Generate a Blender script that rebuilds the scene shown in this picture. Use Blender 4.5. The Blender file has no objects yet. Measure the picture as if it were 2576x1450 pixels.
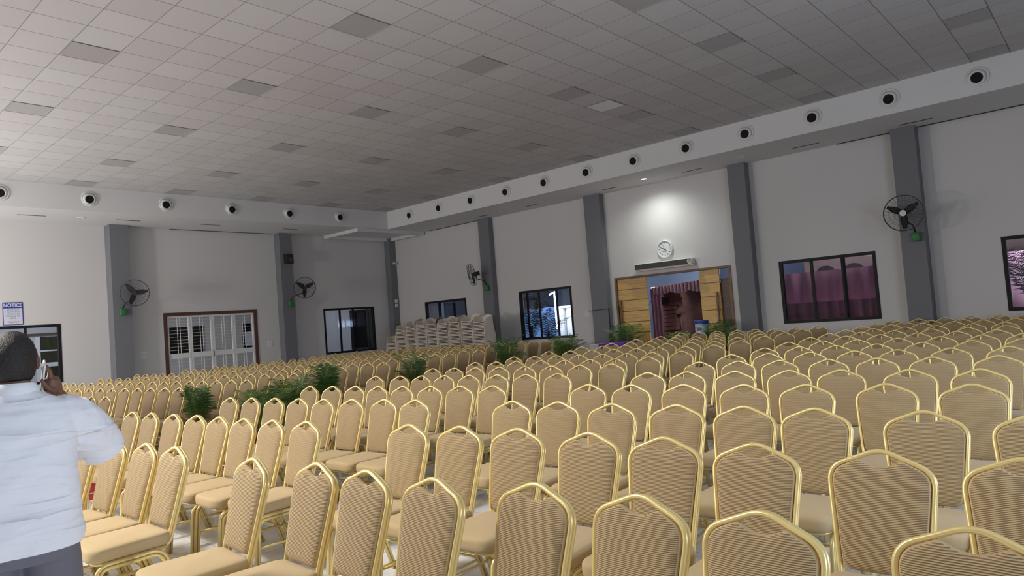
import bpy, bmesh, math, random
from mathutils import Vector, Matrix, noise
random.seed(7)
PI=math.pi
SC=bpy.context.scene
COL=SC.collection
# ------------------------------------------------------------------ scene constants (metres)
YB=16.85      # inner face of the north wall (the clock wall)
XA=-20.97     # inner face of the west wall (the notice wall)
ZS=5.0        # underside of the perimeter soffit
ZC=5.6        # tiled ceiling
YF=15.055     # north fascia
XF=-18.80     # west fascia
HC=1.55       # camera height
XE=4.2        # east wall
YS=-9.0       # south end of the modelled hall

# ------------------------------------------------------------------ materials
def new_mat(name):
    m=bpy.data.materials.new(name); m.use_nodes=True
    nt=m.node_tree; b=nt.nodes.get('Principled BSDF')
    return m,nt,b
def N(nt,t,**kw):
    n=nt.nodes.new(t)
    for k,v in kw.items():
        if k=='op': n.operation=v
        else: setattr(n,k,v)
    return n
def L(nt,a,b): nt.links.new(a,b)
def plain(name,col,rough=.6,metal=0.,spec=.5,bump=0.,scale=40.,var=0.):
    m,nt,b=new_mat(name)
    b.inputs['Base Color'].default_value=(*col,1); b.inputs['Roughness'].default_value=rough
    b.inputs['Metallic'].default_value=metal; b.inputs['Specular IOR Level'].default_value=spec
    if bump or var:
        tc=N(nt,'ShaderNodeTexCoord'); no=N(nt,'ShaderNodeTexNoise'); no.inputs['Scale'].default_value=scale; no.inputs['Detail'].default_value=4
        L(nt,tc.outputs['Object'],no.inputs['Vector'])
        if bump:
            bu=N(nt,'ShaderNodeBump'); bu.inputs['Strength'].default_value=bump; bu.inputs['Distance'].default_value=.01
            L(nt,no.outputs['Fac'],bu.inputs['Height']); L(nt,bu.outputs['Normal'],b.inputs['Normal'])
        if var:
            mx=N(nt,'ShaderNodeMix',data_type='RGBA'); mx.inputs[6].default_value=(*[c*(1-var) for c in col],1); mx.inputs[7].default_value=(*[min(1,c*(1+var)) for c in col],1)
            L(nt,no.outputs['Fac'],mx.inputs[0]); L(nt,mx.outputs[2],b.inputs['Base Color'])
    return m
def emit(name,col,s):
    m,nt,b=new_mat(name)
    b.inputs['Base Color'].default_value=(*col,1); b.inputs['Emission Color'].default_value=(*col,1); b.inputs['Emission Strength'].default_value=s
    return m
def glass(name,tint=(.8,.85,.9),f0=.06):
    m,nt,b=new_mat(name); nt.nodes.remove(b)
    out=nt.nodes.get('Material Output'); tr=N(nt,'ShaderNodeBsdfTransparent'); gl=N(nt,'ShaderNodeBsdfGlossy'); mix=N(nt,'ShaderNodeMixShader')
    tr.inputs['Color'].default_value=(*tint,1); gl.inputs['Roughness'].default_value=.03
    lw=N(nt,'ShaderNodeLayerWeight'); lw.inputs['Blend'].default_value=.25
    mr=N(nt,'ShaderNodeMapRange'); mr.inputs['To Min'].default_value=f0; mr.inputs['To Max'].default_value=.6
    L(nt,lw.outputs['Fresnel'],mr.inputs['Value']); L(nt,mr.outputs['Result'],mix.inputs['Fac'])
    L(nt,tr.outputs[0],mix.inputs[1]); L(nt,gl.outputs[0],mix.inputs[2]); L(nt,mix.outputs[0],out.inputs['Surface'])
    return m
def fabric(name,col,dark,ribs):
    m,nt,b=new_mat(name); b.inputs['Roughness'].default_value=.85; b.inputs['Specular IOR Level'].default_value=.15
    b.inputs['Sheen Weight'].default_value=.15
    tc=N(nt,'ShaderNodeTexCoord'); no=N(nt,'ShaderNodeTexNoise'); no.inputs['Scale'].default_value=260; no.inputs['Detail'].default_value=3
    L(nt,tc.outputs['Object'],no.inputs['Vector'])
    bu=N(nt,'ShaderNodeBump')
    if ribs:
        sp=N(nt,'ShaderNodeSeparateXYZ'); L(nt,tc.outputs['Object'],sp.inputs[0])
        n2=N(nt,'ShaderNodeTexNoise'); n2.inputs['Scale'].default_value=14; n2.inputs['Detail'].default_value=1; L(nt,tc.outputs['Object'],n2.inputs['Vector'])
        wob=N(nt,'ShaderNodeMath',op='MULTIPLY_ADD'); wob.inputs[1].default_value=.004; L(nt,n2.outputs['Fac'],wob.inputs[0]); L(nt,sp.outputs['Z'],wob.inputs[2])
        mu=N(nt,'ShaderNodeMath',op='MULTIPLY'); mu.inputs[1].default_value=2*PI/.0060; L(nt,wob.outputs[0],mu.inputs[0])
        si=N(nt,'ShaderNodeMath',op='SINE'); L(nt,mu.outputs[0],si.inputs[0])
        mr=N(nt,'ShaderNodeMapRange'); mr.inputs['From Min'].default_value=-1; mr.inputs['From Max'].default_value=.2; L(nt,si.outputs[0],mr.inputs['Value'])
        mx=N(nt,'ShaderNodeMix',data_type='RGBA'); mx.inputs[6].default_value=(*dark,1); mx.inputs[7].default_value=(*col,1)  # shade of the grooves is put into the colour, over the rib bump
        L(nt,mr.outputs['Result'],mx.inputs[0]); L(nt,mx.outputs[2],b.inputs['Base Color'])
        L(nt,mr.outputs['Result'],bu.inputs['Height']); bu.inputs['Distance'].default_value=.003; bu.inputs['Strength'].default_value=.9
    else:
        mx=N(nt,'ShaderNodeMix',data_type='RGBA'); mx.inputs[6].default_value=(*dark,1); mx.inputs[7].default_value=(*col,1)
        L(nt,no.outputs['Fac'],mx.inputs[0]); L(nt,mx.outputs[2],b.inputs['Base Color'])
        L(nt,no.outputs['Fac'],bu.inputs['Height']); bu.inputs['Distance'].default_value=.002; bu.inputs['Strength'].default_value=.3
    L(nt,bu.outputs['Normal'],b.inputs['Normal'])
    return m
def tile_floor():
    m,nt,b=new_mat('polished_tiles'); b.inputs['Roughness'].default_value=.12
    tc=N(nt,'ShaderNodeTexCoord'); no=N(nt,'ShaderNodeTexNoise'); no.inputs['Scale'].default_value=1.3; no.inputs['Detail'].default_value=8; no.inputs['Distortion'].default_value=1.6
    L(nt,tc.outputs['Object'],no.inputs['Vector'])
    cr=N(nt,'ShaderNodeValToRGB'); cr.color_ramp.elements[0].position=.42; cr.color_ramp.elements[0].color=(.70,.71,.73,1); cr.color_ramp.elements[1].position=.58; cr.color_ramp.elements[1].color=(.84,.845,.86,1)
    L(nt,no.outputs['Fac'],cr.inputs[0])
    br=N(nt,'ShaderNodeTexBrick'); br.offset=0; br.inputs['Scale'].default_value=1; br.inputs['Brick Width'].default_value=.8; br.inputs['Row Height'].default_value=.8; br.inputs['Mortar Size'].default_value=.003
    br.inputs['Color1'].default_value=(1,1,1,1); br.inputs['Color2'].default_value=(.93,.93,.94,1); br.inputs['Mortar'].default_value=(.4,.4,.4,1)
    L(nt,tc.outputs['Object'],br.inputs['Vector'])
    mx=N(nt,'ShaderNodeMix',data_type='RGBA',blend_type='MULTIPLY'); mx.inputs[0].default_value=1; L(nt,cr.outputs[0],mx.inputs[6]); L(nt,br.outputs[0],mx.inputs[7])
    L(nt,mx.outputs[2],b.inputs['Base Color'])
    return m
def ceiling_tiles():
    m,nt,b=new_mat('mineral_tiles'); b.inputs['Roughness'].default_value=.9; b.inputs['Specular IOR Level'].default_value=.2
    tc=N(nt,'ShaderNodeTexCoord'); sp=N(nt,'ShaderNodeSeparateXYZ'); L(nt,tc.outputs['Object'],sp.inputs[0])
    fl=[];ed=[]
    for ax,off,pit in (('X',9.907,.586),('Y',-2.969,.582)):
        a=N(nt,'ShaderNodeMath',op='ADD'); a.inputs[1].default_value=off; L(nt,sp.outputs[ax],a.inputs[0])
        d=N(nt,'ShaderNodeMath',op='DIVIDE'); d.inputs[1].default_value=pit; L(nt,a.outputs[0],d.inputs[0])
        f=N(nt,'ShaderNodeMath',op='FLOOR'); L(nt,d.outputs[0],f.inputs[0]); fl.append(f)
        fr=N(nt,'ShaderNodeMath',op='FRACT'); L(nt,d.outputs[0],fr.inputs[0])
        pp=N(nt,'ShaderNodeMath',op='SUBTRACT'); pp.inputs[1].default_value=.5; L(nt,fr.outputs[0],pp.inputs[0])
        ab=N(nt,'ShaderNodeMath',op='ABSOLUTE'); L(nt,pp.outputs[0],ab.inputs[0])
        g=N(nt,'ShaderNodeMath',op='GREATER_THAN'); g.inputs[1].default_value=.5-(.012 if ax=='X' else .008); L(nt,ab.outputs[0],g.inputs[0]); ed.append(g)
    cb=N(nt,'ShaderNodeCombineXYZ'); L(nt,fl[0].outputs[0],cb.inputs[0]); L(nt,fl[1].outputs[0],cb.inputs[1])
    wn=N(nt,'ShaderNodeTexWhiteNoise',noise_dimensions='2D'); L(nt,cb.outputs[0],wn.inputs['Vector'])
    cr=N(nt,'ShaderNodeValToRGB'); e=cr.color_ramp.elements
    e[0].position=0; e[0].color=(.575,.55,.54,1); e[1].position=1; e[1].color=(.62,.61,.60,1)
    L(nt,wn.outputs['Value'],cr.inputs[0])
    mxx=N(nt,'ShaderNodeMath',op='MAXIMUM'); L(nt,ed[0].outputs[0],mxx.inputs[0]); L(nt,ed[1].outputs[0],mxx.inputs[1])
    mx=N(nt,'ShaderNodeMix',data_type='RGBA'); L(nt,mxx.outputs[0],mx.inputs[0]); L(nt,cr.outputs[0],mx.inputs[6]); mx.inputs[7].default_value=(.27,.26,.255,1)
    L(nt,mx.outputs[2],b.inputs['Base Color'])
    return m
def planks(name,c1,c2,h=.33):
    m,nt,b=new_mat(name); b.inputs['Roughness'].default_value=.45
    tc=N(nt,'ShaderNodeTexCoord'); mp=N(nt,'ShaderNodeMapping'); mp.inputs['Scale'].default_value=(1.2,1.2,14); L(nt,tc.outputs['Object'],mp.inputs[0])
    no=N(nt,'ShaderNodeTexNoise'); no.inputs['Scale'].default_value=2.2; no.inputs['Detail'].default_value=6; no.inputs['Distortion'].default_value=1.2; L(nt,mp.outputs[0],no.inputs['Vector'])
    cr=N(nt,'ShaderNodeValToRGB'); cr.color_ramp.elements[0].position=.3; cr.color_ramp.elements[0].color=(*c1,1); cr.color_ramp.elements[1].position=.7; cr.color_ramp.elements[1].color=(*c2,1)
    L(nt,no.outputs['Fac'],cr.inputs[0])
    L(nt,cr.outputs[0],b.inputs['Base Color'])
    return m

M={}
M['wall']=plain('painted_plaster',(.68,.66,.645),.8,bump=.08,scale=60,spec=.3)
M['grey']=plain('grey_column_paint',(.20,.20,.215),.6,spec=.3)
M['soffit']=plain('white_gypsum',(.74,.73,.72),.85,spec=.2)
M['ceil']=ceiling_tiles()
M['ceilpanel']=plain('unlit_panel_diffuser',(.44,.42,.415),.6)
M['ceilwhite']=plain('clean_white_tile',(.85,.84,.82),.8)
M['floor']=tile_floor()
M['carpet']=plain('red_carpet',(.40,.035,.05),.95,bump=.4,scale=220,spec=.1)
M['fab_rib']=fabric('ribbed_tan_fabric',(.54,.402,.222),(.235,.155,.075),True)  # second colour is mostly painted groove shading
M['fab']=fabric('tan_seat_fabric',(.545,.41,.228),(.49,.365,.195),False)
M['gold']=plain('gold_lacquered_tube',(.90,.72,.31),.3,metal=.38)
M['rubber']=plain('black_rubber',(.02,.02,.02),.7)
M['blackframe']=plain('black_aluminium',(.012,.012,.014),.5,spec=.25)
M['glass']=glass('clear_pane',(.80,.84,.90),.05)
M['darkglass']=glass('tinted_pane',(.55,.53,.57),.03)
M['white']=plain('white_enamel',(.78,.78,.77),.4)
M['whitepl']=plain('white_plastic',(.74,.73,.70),.45)
M['cream']=plain('cream_plastic',(.78,.69,.585),.5)
M['black']=plain('black_plastic',(.015,.015,.017),.45)
M['hole']=plain('dark_duct',(.006,.006,.006),.9)
M['darkmetal']=plain('dark_wire',(.07,.07,.075),.45,metal=.4)
M['blade']=plain('grey_blade',(.055,.055,.06),.5)
M['green']=plain('green_plastic',(.035,.20,.05),.45)
M['brownframe']=plain('brown_timber',(.10,.045,.03),.55,bump=.1,scale=30,var=.2)
M['doorframe']=planks('door_frame_timber',(.13,.06,.03),(.20,.10,.05))
M['doorwood']=planks('golden_veneer',(.56,.32,.085),(.78,.50,.17))
M['doordark']=planks('dark_veneer',(.08,.04,.022),(.13,.065,.035))
M['leaf']=plain('palm_leaf',(.06,.17,.04),.5,var=.35,scale=9)
M['leafl']=plain('young_palm_leaf',(.17,.32,.07),.5,var=.3,scale=9)
M['pot']=plain('terracotta',(.28,.10,.05),.8)
M['skin']=plain('brown_skin',(.18,.085,.052),.55,bump=.05,scale=90,var=.12)
M['hair']=plain('black_hair',(.016,.014,.013),.55,bump=.6,scale=160)
M['shirt']=plain('white_cotton',(.84,.86,.90),.85,bump=.06,scale=500,spec=.2)
def shirt_cloth():
    m,nt,b=new_mat('creased_white_cotton'); b.inputs['Base Color'].default_value=(.84,.86,.90,1); b.inputs['Roughness'].default_value=.85; b.inputs['Specular IOR Level'].default_value=.2
    tc=N(nt,'ShaderNodeTexCoord'); last=None
    for rot,sc,seed,dist in ((.22,(1.7,1.7,8),0,.027),(-.6,(1.3,1.3,6),3.7,.030),(.1,(3.5,3.5,22),9.1,.003)):
        mp=N(nt,'ShaderNodeMapping'); mp.inputs['Rotation'].default_value=(0,rot,0); mp.inputs['Scale'].default_value=sc; mp.inputs['Location'].default_value=(seed,seed,seed); L(nt,tc.outputs['Object'],mp.inputs[0])
        no=N(nt,'ShaderNodeTexNoise'); no.inputs['Scale'].default_value=1.; no.inputs['Detail'].default_value=2.; no.inputs['Roughness'].default_value=.45; no.inputs['Distortion'].default_value=.5; L(nt,mp.outputs[0],no.inputs['Vector'])
        s=N(nt,'ShaderNodeMath',op='SUBTRACT'); s.inputs[1].default_value=.5; L(nt,no.outputs['Fac'],s.inputs[0])
        a=N(nt,'ShaderNodeMath',op='ABSOLUTE'); L(nt,s.outputs[0],a.inputs[0])
        q=N(nt,'ShaderNodeMath',op='POWER'); q.inputs[1].default_value=.7; L(nt,a.outputs[0],q.inputs[0])
        bu=N(nt,'ShaderNodeBump'); bu.inputs['Strength'].default_value=1.; bu.inputs['Distance'].default_value=-dist; L(nt,q.outputs[0],bu.inputs['Height'])
        if last: L(nt,last.outputs['Normal'],bu.inputs['Normal'])
        last=bu
    L(nt,last.outputs['Normal'],b.inputs['Normal']); return m
M['shirtback']=shirt_cloth()
M['leaf_silhouette']=plain('silhouette_palm_leaf',(.02,.035,.018),.6)  # leaf colour darkened so outdoor palms read as backlit silhouettes
M['trouser']=plain('grey_trousers',(.17,.17,.20),.9,bump=.1,scale=300,spec=.2)
M['blue']=plain('sign_blue',(.02,.04,.28),.5)
M['signwhite']=plain('sign_white',(.66,.67,.78),.5)
M['ink']=plain('grey_ink',(.18,.18,.24),.7)
M['dial']=plain('clock_dial',(.80,.82,.82),.5)
M['purple']=plain('purple_cloth',(.19,.05,.46),.8,bump=.1,scale=30)
M['whitecloth']=plain('white_cloth',(.68,.68,.74),.85)
M['drumblue']=plain('blue_plastic',(.03,.07,.42),.4)
M['drumlabel']=plain('pale_label',(.55,.62,.78),.5)
M['pink']=plain('pink_drape',(.58,.40,.48),.9,spec=.1)
M['pinkbright']=plain('bright_pink_cloth',(.86,.52,.67),.9,spec=.1)
M['stone']=plain('brown_stone',(.085,.04,.032),.9,bump=.8,scale=6,var=.5)
M['skydrop']=plain('sky_backdrop_paint',(.15,.18,.23),.9,var=.5,scale=.5)  # mottled blue-grey for the slab standing in for the sky
M['outdark']=plain('dark_outdoor_wall',(.10,.085,.07),.9,var=.3,scale=3)
M['lampwhite']=emit('lit_lamp',(1.,.97,.92),30)
M['tube']=emit('lit_tube',(1.,1.,1.),14)
M['corridor']=plain('corridor_paint',(.55,.55,.56),.85)
M['olive']=plain('olive_curtain',(.13,.14,.04),.9,var=.5,scale=5)
M['skyblue']=plain('blue_wall_panel',(.30,.45,.72),.9)

# ------------------------------------------------------------------ object helpers
def obj(name,bm,mat,parent=None,smooth=False,loc=None):
    me=bpy.data.meshes.new(name); bm.normal_update(); bm.to_mesh(me); bm.free()
    for m in (mat if isinstance(mat,(list,tuple)) else [mat]): me.materials.append(m)
    if smooth:
        for p in me.polygons: p.use_smooth=True
    o=bpy.data.objects.new(name,me); COL.objects.link(o)
    if parent: o.parent=parent
    if loc: o.location=loc
    return o
def thing(name,label,cat,loc=(0,0,0),rz=0,group=None):
    o=bpy.data.objects.new(name,None); o.empty_display_size=.1; COL.objects.link(o)
    o.location=loc; o.rotation_euler=(0,0,rz); o['label']=label; o['category']=cat
    if group: o['group']=group
    return o
def tag(o,label,cat,group=None,kind=None):
    o['label']=label; o['category']=cat
    if group: o['group']=group
    if kind: o['kind']=kind
    return o
def struct(o,label,cat='wall'):
    o['kind']='structure'; o['label']=label; o['category']=cat; return o
def BM(): return bmesh.new()
def box(bm,x0,x1,y0,y1,z0,z1,mi=0):
    v=[bm.verts.new(p) for p in ((x0,y0,z0),(x1,y0,z0),(x1,y1,z0),(x0,y1,z0),(x0,y0,z1),(x1,y0,z1),(x1,y1,z1),(x0,y1,z1))]
    for f in ((0,3,2,1),(4,5,6,7),(0,1,5,4),(1,2,6,5),(2,3,7,6),(3,0,4,7)):
        q=bm.faces.new([v[i] for i in f]); q.material_index=mi
def rbox(x0,x1,y0,y1,z0,z1,r=.005,seg=2):
    bm=BM(); box(bm,x0,x1,y0,y1,z0,z1); bmesh.ops.bevel(bm,geom=bm.edges[:],offset=r,segments=seg,affect='EDGES',profile=.5); return bm
def bridge(bm,a,b,closed=True,mi=0):
    n=len(a)
    for i in range(n if closed else n-1):
        j=(i+1)%n
        f=bm.faces.new((a[i],a[j],b[j],b[i])); f.material_index=mi
def frames(pts,closed=False,up=None):
    """tangent / normal / binormal along a poly-line by parallel transport"""
    P=[Vector(p) for p in pts]; n=len(P); T=[]
    for i in range(n):
        a=P[(i-1)%n] if closed or i>0 else P[i]; b=P[(i+1)%n] if closed or i<n-1 else P[i]
        T.append((b-a).normalized())
    ref=Vector(up) if up else (Vector((0,0,1)) if abs(T[0].z)<.9 else Vector((0,1,0)))
    out=[]
    for t in T:
        if up: nrm=(Vector(up)-t*Vector(up).dot(t)).normalized()
        else:
            nrm=(ref-t*ref.dot(t)).normalized(); ref=nrm
        out.append((t,nrm,t.cross(nrm)))
    return P,out
def sweep(bm,pts,prof,closed=False,up=None,cap=True,mi=0,scale=None):
    """sweep a 2-D profile [(a,b)] : a along the normal, b along the binormal"""
    P,F=frames(pts,closed,up); rings=[]
    for i,(p,(t,nn,bb)) in enumerate(zip(P,F)):
        s=scale[i] if scale else 1
        rings.append([bm.verts.new(p+nn*a*s+bb*b*s) for a,b in prof])
    for i in range(len(rings)-1): bridge(bm,rings[i],rings[i+1],mi=mi)
    if closed: bridge(bm,rings[-1],rings[0],mi=mi)
    elif cap:
        for r in (rings[0][::-1],rings[-1]):
            f=bm.faces.new(r); f.material_index=mi
def circ(r,n=8,ry=None): return [(r*math.cos(2*PI*i/n),(ry or r)*math.sin(2*PI*i/n)) for i in range(n)]
def tube(bm,pts,r,n=8,closed=False,mi=0,up=None): sweep(bm,pts,circ(r,n),closed,up,mi=mi)
def lathe(bm,prof,n=24,c=(0,0,0),axis='z',mi=0,cap=True):
    rings=[]; cap=cap and max(h for _,h in prof)-min(h for _,h in prof)>1e-4
    for r,h in prof:
        ring=[]
        for i in range(n):
            a=2*PI*i/n; x,y=r*math.cos(a),r*math.sin(a)
            if axis=='z': p=(c[0]+x,c[1]+y,c[2]+h)
            elif axis=='y': p=(c[0]+x,c[1]+h,c[2]+y)
            else: p=(c[0]+h,c[1]+x,c[2]+y)
            ring.append(bm.verts.new(p))
        rings.append(ring)
    for i in range(len(rings)-1): bridge(bm,rings[i],rings[i+1],mi=mi)
    for r,k in ((rings[0],0),(rings[-1],1)) if cap else ():
        try:
            f=bm.faces.new(r[::-1] if k==0 else r); f.material_index=mi
        except ValueError: pass
    return rings
def fixn(bm): bmesh.ops.recalc_face_normals(bm,faces=bm.faces[:])
def copy_tree(o,parent=None):
    c=o.copy(); COL.objects.link(c)
    if parent: c.parent=parent
    for ch in o.children: copy_tree(ch,c)
    return c
ORD=['zeroth','first','second','third','fourth','fifth','sixth','seventh','eighth','ninth','tenth','eleventh','twelfth','thirteenth','fourteenth','fifteenth','sixteenth','seventeenth','eighteenth','nineteenth','twentieth','twenty-first','twenty-second','twenty-third','twenty-fourth','twenty-fifth','twenty-sixth','twenty-seventh','twenty-eighth','twenty-ninth','thirtieth']

# ------------------------------------------------------------------ camera
FL,YAW,PITCH,ROLL=1732.553,.7233,.0459,-.0759
cam=bpy.data.objects.new('camera',bpy.data.cameras.new('camera')); COL.objects.link(cam)
cam.data.sensor_width=36; cam.data.lens=FL/2576*36; cam.data.clip_start=.05; cam.data.clip_end=200
_f=Vector((-math.sin(YAW)*math.cos(PITCH),math.cos(YAW)*math.cos(PITCH),math.sin(PITCH)))
_r=Vector((math.cos(YAW),math.sin(YAW),0)); _u=_r.cross(_f)
_r2=_r*math.cos(ROLL)+_u*math.sin(ROLL); _u2=-_r*math.sin(ROLL)+_u*math.cos(ROLL)
mw=Matrix((( _r2.x,_u2.x,-_f.x,0),(_r2.y,_u2.y,-_f.y,0),(_r2.z,_u2.z,-_f.z,HC),(0,0,0,1)))
cam.matrix_world=mw; SC.camera=cam
SC.view_settings.view_transform='Standard'; SC.view_settings.look='None'; SC.view_settings.gamma=1; SC.view_settings.exposure=0

# ------------------------------------------------------------------ room shell
def wall_open(axis,pos,thick,u0,u1,z0,z1,holes):
    """a wall slab with rectangular openings; axis 'x' = runs along x at y=pos, 'y' = runs along y at x=pos"""
    bm=BM(); us=sorted({u0,u1,*[h[0] for h in holes],*[h[1] for h in holes]}); zs=sorted({z0,z1,*[h[2] for h in holes],*[h[3] for h in holes]})
    def solid(i,j):
        if not (0<=i<len(us)-1 and 0<=j<len(zs)-1): return False
        a=(us[i]+us[i+1])/2; b=(zs[j]+zs[j+1])/2
        return not any(h[0]<a<h[1] and h[2]<b<h[3] for h in holes)
    p0,p1=sorted((pos,pos+thick)); vd={}
    def V(u,z,p):
        k=(round(u,4),round(z,4),round(p,4))
        if k not in vd: vd[k]=bm.verts.new((u,p,z) if axis=='x' else (p,u,z))
        return vd[k]
    for i in range(len(us)-1):
        for j in range(len(zs)-1):
            if not solid(i,j): continue
            a,b,c,d=us[i],us[i+1],zs[j],zs[j+1]
            for p in (p0,p1): bm.faces.new([V(a,c,p),V(b,c,p),V(b,d,p),V(a,d,p)])
            if not solid(i-1,j): bm.faces.new([V(a,c,p0),V(a,c,p1),V(a,d,p1),V(a,d,p0)])
            if not solid(i+1,j): bm.faces.new([V(b,c,p0),V(b,c,p1),V(b,d,p1),V(b,d,p0)])
            if not solid(i,j-1): bm.faces.new([V(a,c,p0),V(a,c,p1),V(b,c,p1),V(b,c,p0)])
            if not solid(i,j+1): bm.faces.new([V(a,d,p0),V(a,d,p1),V(b,d,p1),V(b,d,p0)])
    fixn(bm); return bm
WIN_B=[(-19.19,-17.04,.90,2.43),(-14.60,-12.49,.87,2.44),(-6.19,-4.04,.95,2.465),(-1.74,.41,.97,2.46)]
DOOR_B=(-10.91,-7.41,0,2.52)
WIN_A0=(3.10,5.70,.81,2.345); DOOR_A=(8.30,11.20,0,2.51); WIN_A1=(13.69,15.87,.82,2.435)
struct(obj('wall_north',wall_open('x',YB,.2,XA-.2,XE,0,ZS,[*WIN_B,DOOR_B]),M['wall']),'long off-white wall with the clock and the wooden entrance door')
struct(obj('wall_west',wall_open('y',XA,-.2,YS,YB,0,ZS,[WIN_A0,DOOR_A,WIN_A1]),M['wall']),'off-white wall with the notice sign and the barred white door')
struct(obj('wall_east',wall_open('y',XE,.2,YS,YB,0,ZC,[]),M['wall']),'plain off-white side wall')
bm=BM(); box(bm,XA,XE,YS,YB,-.12,0); struct(obj('floor',bm,M['floor']),'glossy pale marble tile floor','floor')
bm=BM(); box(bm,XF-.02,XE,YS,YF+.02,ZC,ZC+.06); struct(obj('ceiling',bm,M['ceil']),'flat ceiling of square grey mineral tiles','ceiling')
# perimeter soffit (dropped band) with its fascia
bm=BM(); box(bm,XA,XE,YF,YB,ZS,ZC+.06); struct(obj('trim_1',bm,M['soffit']),'white dropped soffit band along the clock wall','soffit')
bm=BM(); box(bm,XA,XF,YS,YF,ZS,ZC+.06); struct(obj('trim_2',bm,M['soffit']),'white dropped soffit band along the notice wall','soffit')
# raised rectangular moulding under the corner of the soffit
bm=BM(); x0,x1,y0,y1=-20.9,-18.9,13.85,16.78; w=.12; h=.11
box(bm,x0,x1,y0,y0+w,ZS-h,ZS); box(bm,x0,x1,y1-w,y1,ZS-h,ZS); box(bm,x0,x0+w,y0+w,y1-w,ZS-h,ZS); box(bm,x1-w,x1,y0+w,y1-w,ZS-h,ZS)
struct(obj('trim_3',bm,M['soffit']),'rectangular white moulding under the soffit in the room corner','moulding')
# shadow gaps between wall top and soffit
def gap(x0,x1,y0,y1,lab):
    bm=BM(); box(bm,x0,x1,y0,y1,ZS-.012,ZS+.001); return bm
n=4
for x0,x1,y0,y1,lab in ((-18.6,-16.05,16.78,16.83,'thin dark gap line at the wall top near the room corner'),(-4.6,.6,16.78,16.83,'thin dark gap line at the top of the clock wall above the fan column'),(XA+.02,XA+.07,8.6,11.9,'thin dark gap line above the barred white door')):
    struct(obj('trim_%d'%n,gap(x0,x1,y0,y1,lab),M['black']),lab,'gap'); n+=1
# columns
for nm,x0,x1,y0,y1,lab in (
    ('pillar',-16.0,-15.52,YB-.22,YB,'dark grey square column between the stacked chairs and the palm-view window'),
    ('pillar',-11.63,-11.08,YB-.22,YB,'dark grey square column just beside the wooden entrance door'),
    ('pillar',-7.155,-6.72,YB-.27,YB,'dark grey square column after the entrance door'),
    ('pillar',-3.44,-2.985,YB-.36,YB,'dark grey square column carrying the wall fan of the clock wall end'),
    ('pillar',XA,XA+.40,6.85,7.33,'grey square column beside the notice and barred white door'),
    ('pillar',XA,XA+.33,11.97,12.42,'grey square column carrying the small loudspeaker'),
    ('pillar',XA,XA+.30,YB-.30,YB,'grey square column filling the room corner')):
    bm=BM(); box(bm,x0,x1,y0,y1,0,ZS); struct(obj(nm,bm,M['grey']),lab,'column')

# carpet runner in the aisle
bm=BM(); box(bm,-.95,.95,0,15.0,0,.008)
o=obj('carpet_runner',bm,M['carpet'],loc=(-9.05,1.0,.001)); o.rotation_euler=(0,0,.045)
tag(o,'red carpet runner in the aisle between two chair blocks','carpet')

# ------------------------------------------------------------------ eyeball jets in the fascia
def jet_proto(label):
    t=thing('air_jet_nozzle',label,'air vent')
    bm=BM(); lathe(bm,[(.188,0),(.188,.012),(.172,.022),(.150,.018),(.150,.004)],32,axis='y',cap=False); 
    for v in bm.verts: v.co.y*=-1
    fixn(bm); obj('ring',bm,M['whitepl'],t,True)
    bm=BM(); # ball with hole, tilted down a little
    prof=[(.145,.0)]+[(.145*math.cos(a),.06*math.sin(a)) for a in (.3,.6,.9)]
    lathe(bm,[(.148,-.002),(.146,.02),(.128,.048),(.10,.058),(.092,.03)],28,axis='y',cap=False)
    for v in bm.verts: v.co.y*=-1
    fixn(bm); b=obj('nozzle_ball',bm,M['whitepl'],t,True)
    bm=BM(); lathe(bm,[(.0005,.050),(.094,.050),(.092,.03)],24,axis='y')
    for v in bm.verts: v.co.y*=-1
    fixn(bm); h=obj('duct_mouth',bm,M['hole'],t)
    for c in (b,h): c.location=(-.012,0,-.014); c.rotation_euler=(.12,0,.06)
    return t
j0=None
for k in range(13):
    x=-17.588+1.45*k
    lab='round white air nozzle, %s from the corner in the clock wall fascia'%ORD[k+1]
    if j0 is None: j0=jet_proto(lab); t=j0
    else: t=copy_tree(j0); t['label']=lab
    t.location=(x,YF,5.31); t['group']='air nozzles in the fascias'
for k in range(6):
    y=13.11-1.8144*k
    t=copy_tree(j0); t.location=(XF,y,5.31); t.rotation_euler=(0,0,PI/2)
    t['label']='round white air nozzle, %s from the corner in the notice wall fascia'%ORD[k+1]; t['group']='air nozzles in the fascias'
# slot diffusers in the soffit
def slot(x0,x1,y0,y1,lab):
    bm=BM(); box(bm,x0,x1,y0,y1,ZS-.006,ZS+.001); o=obj('slot_diffuser',bm,M['black']); tag(o,lab,'air vent','slot diffusers in the soffit')
for k,(a,b) in enumerate(((-15.62,-15.17),(-13.5,-13.0),(-10.72,-10.22),(-8.2,-7.66),(-5.4,-4.82),(-3.2,-2.6))):
    slot(a,b,16.22,16.27,'dark slot vent, %s from the corner in the clock wall soffit'%ORD[k+1])
for k,(a,b) in enumerate(((11.66,12.15),(9.02,9.6),(6.78,7.38),(4.58,5.18))):
    slot(-19.84,-19.79,a,b,'dark slot vent, %s from the corner in the notice wall soffit'%ORD[k+1])
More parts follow.
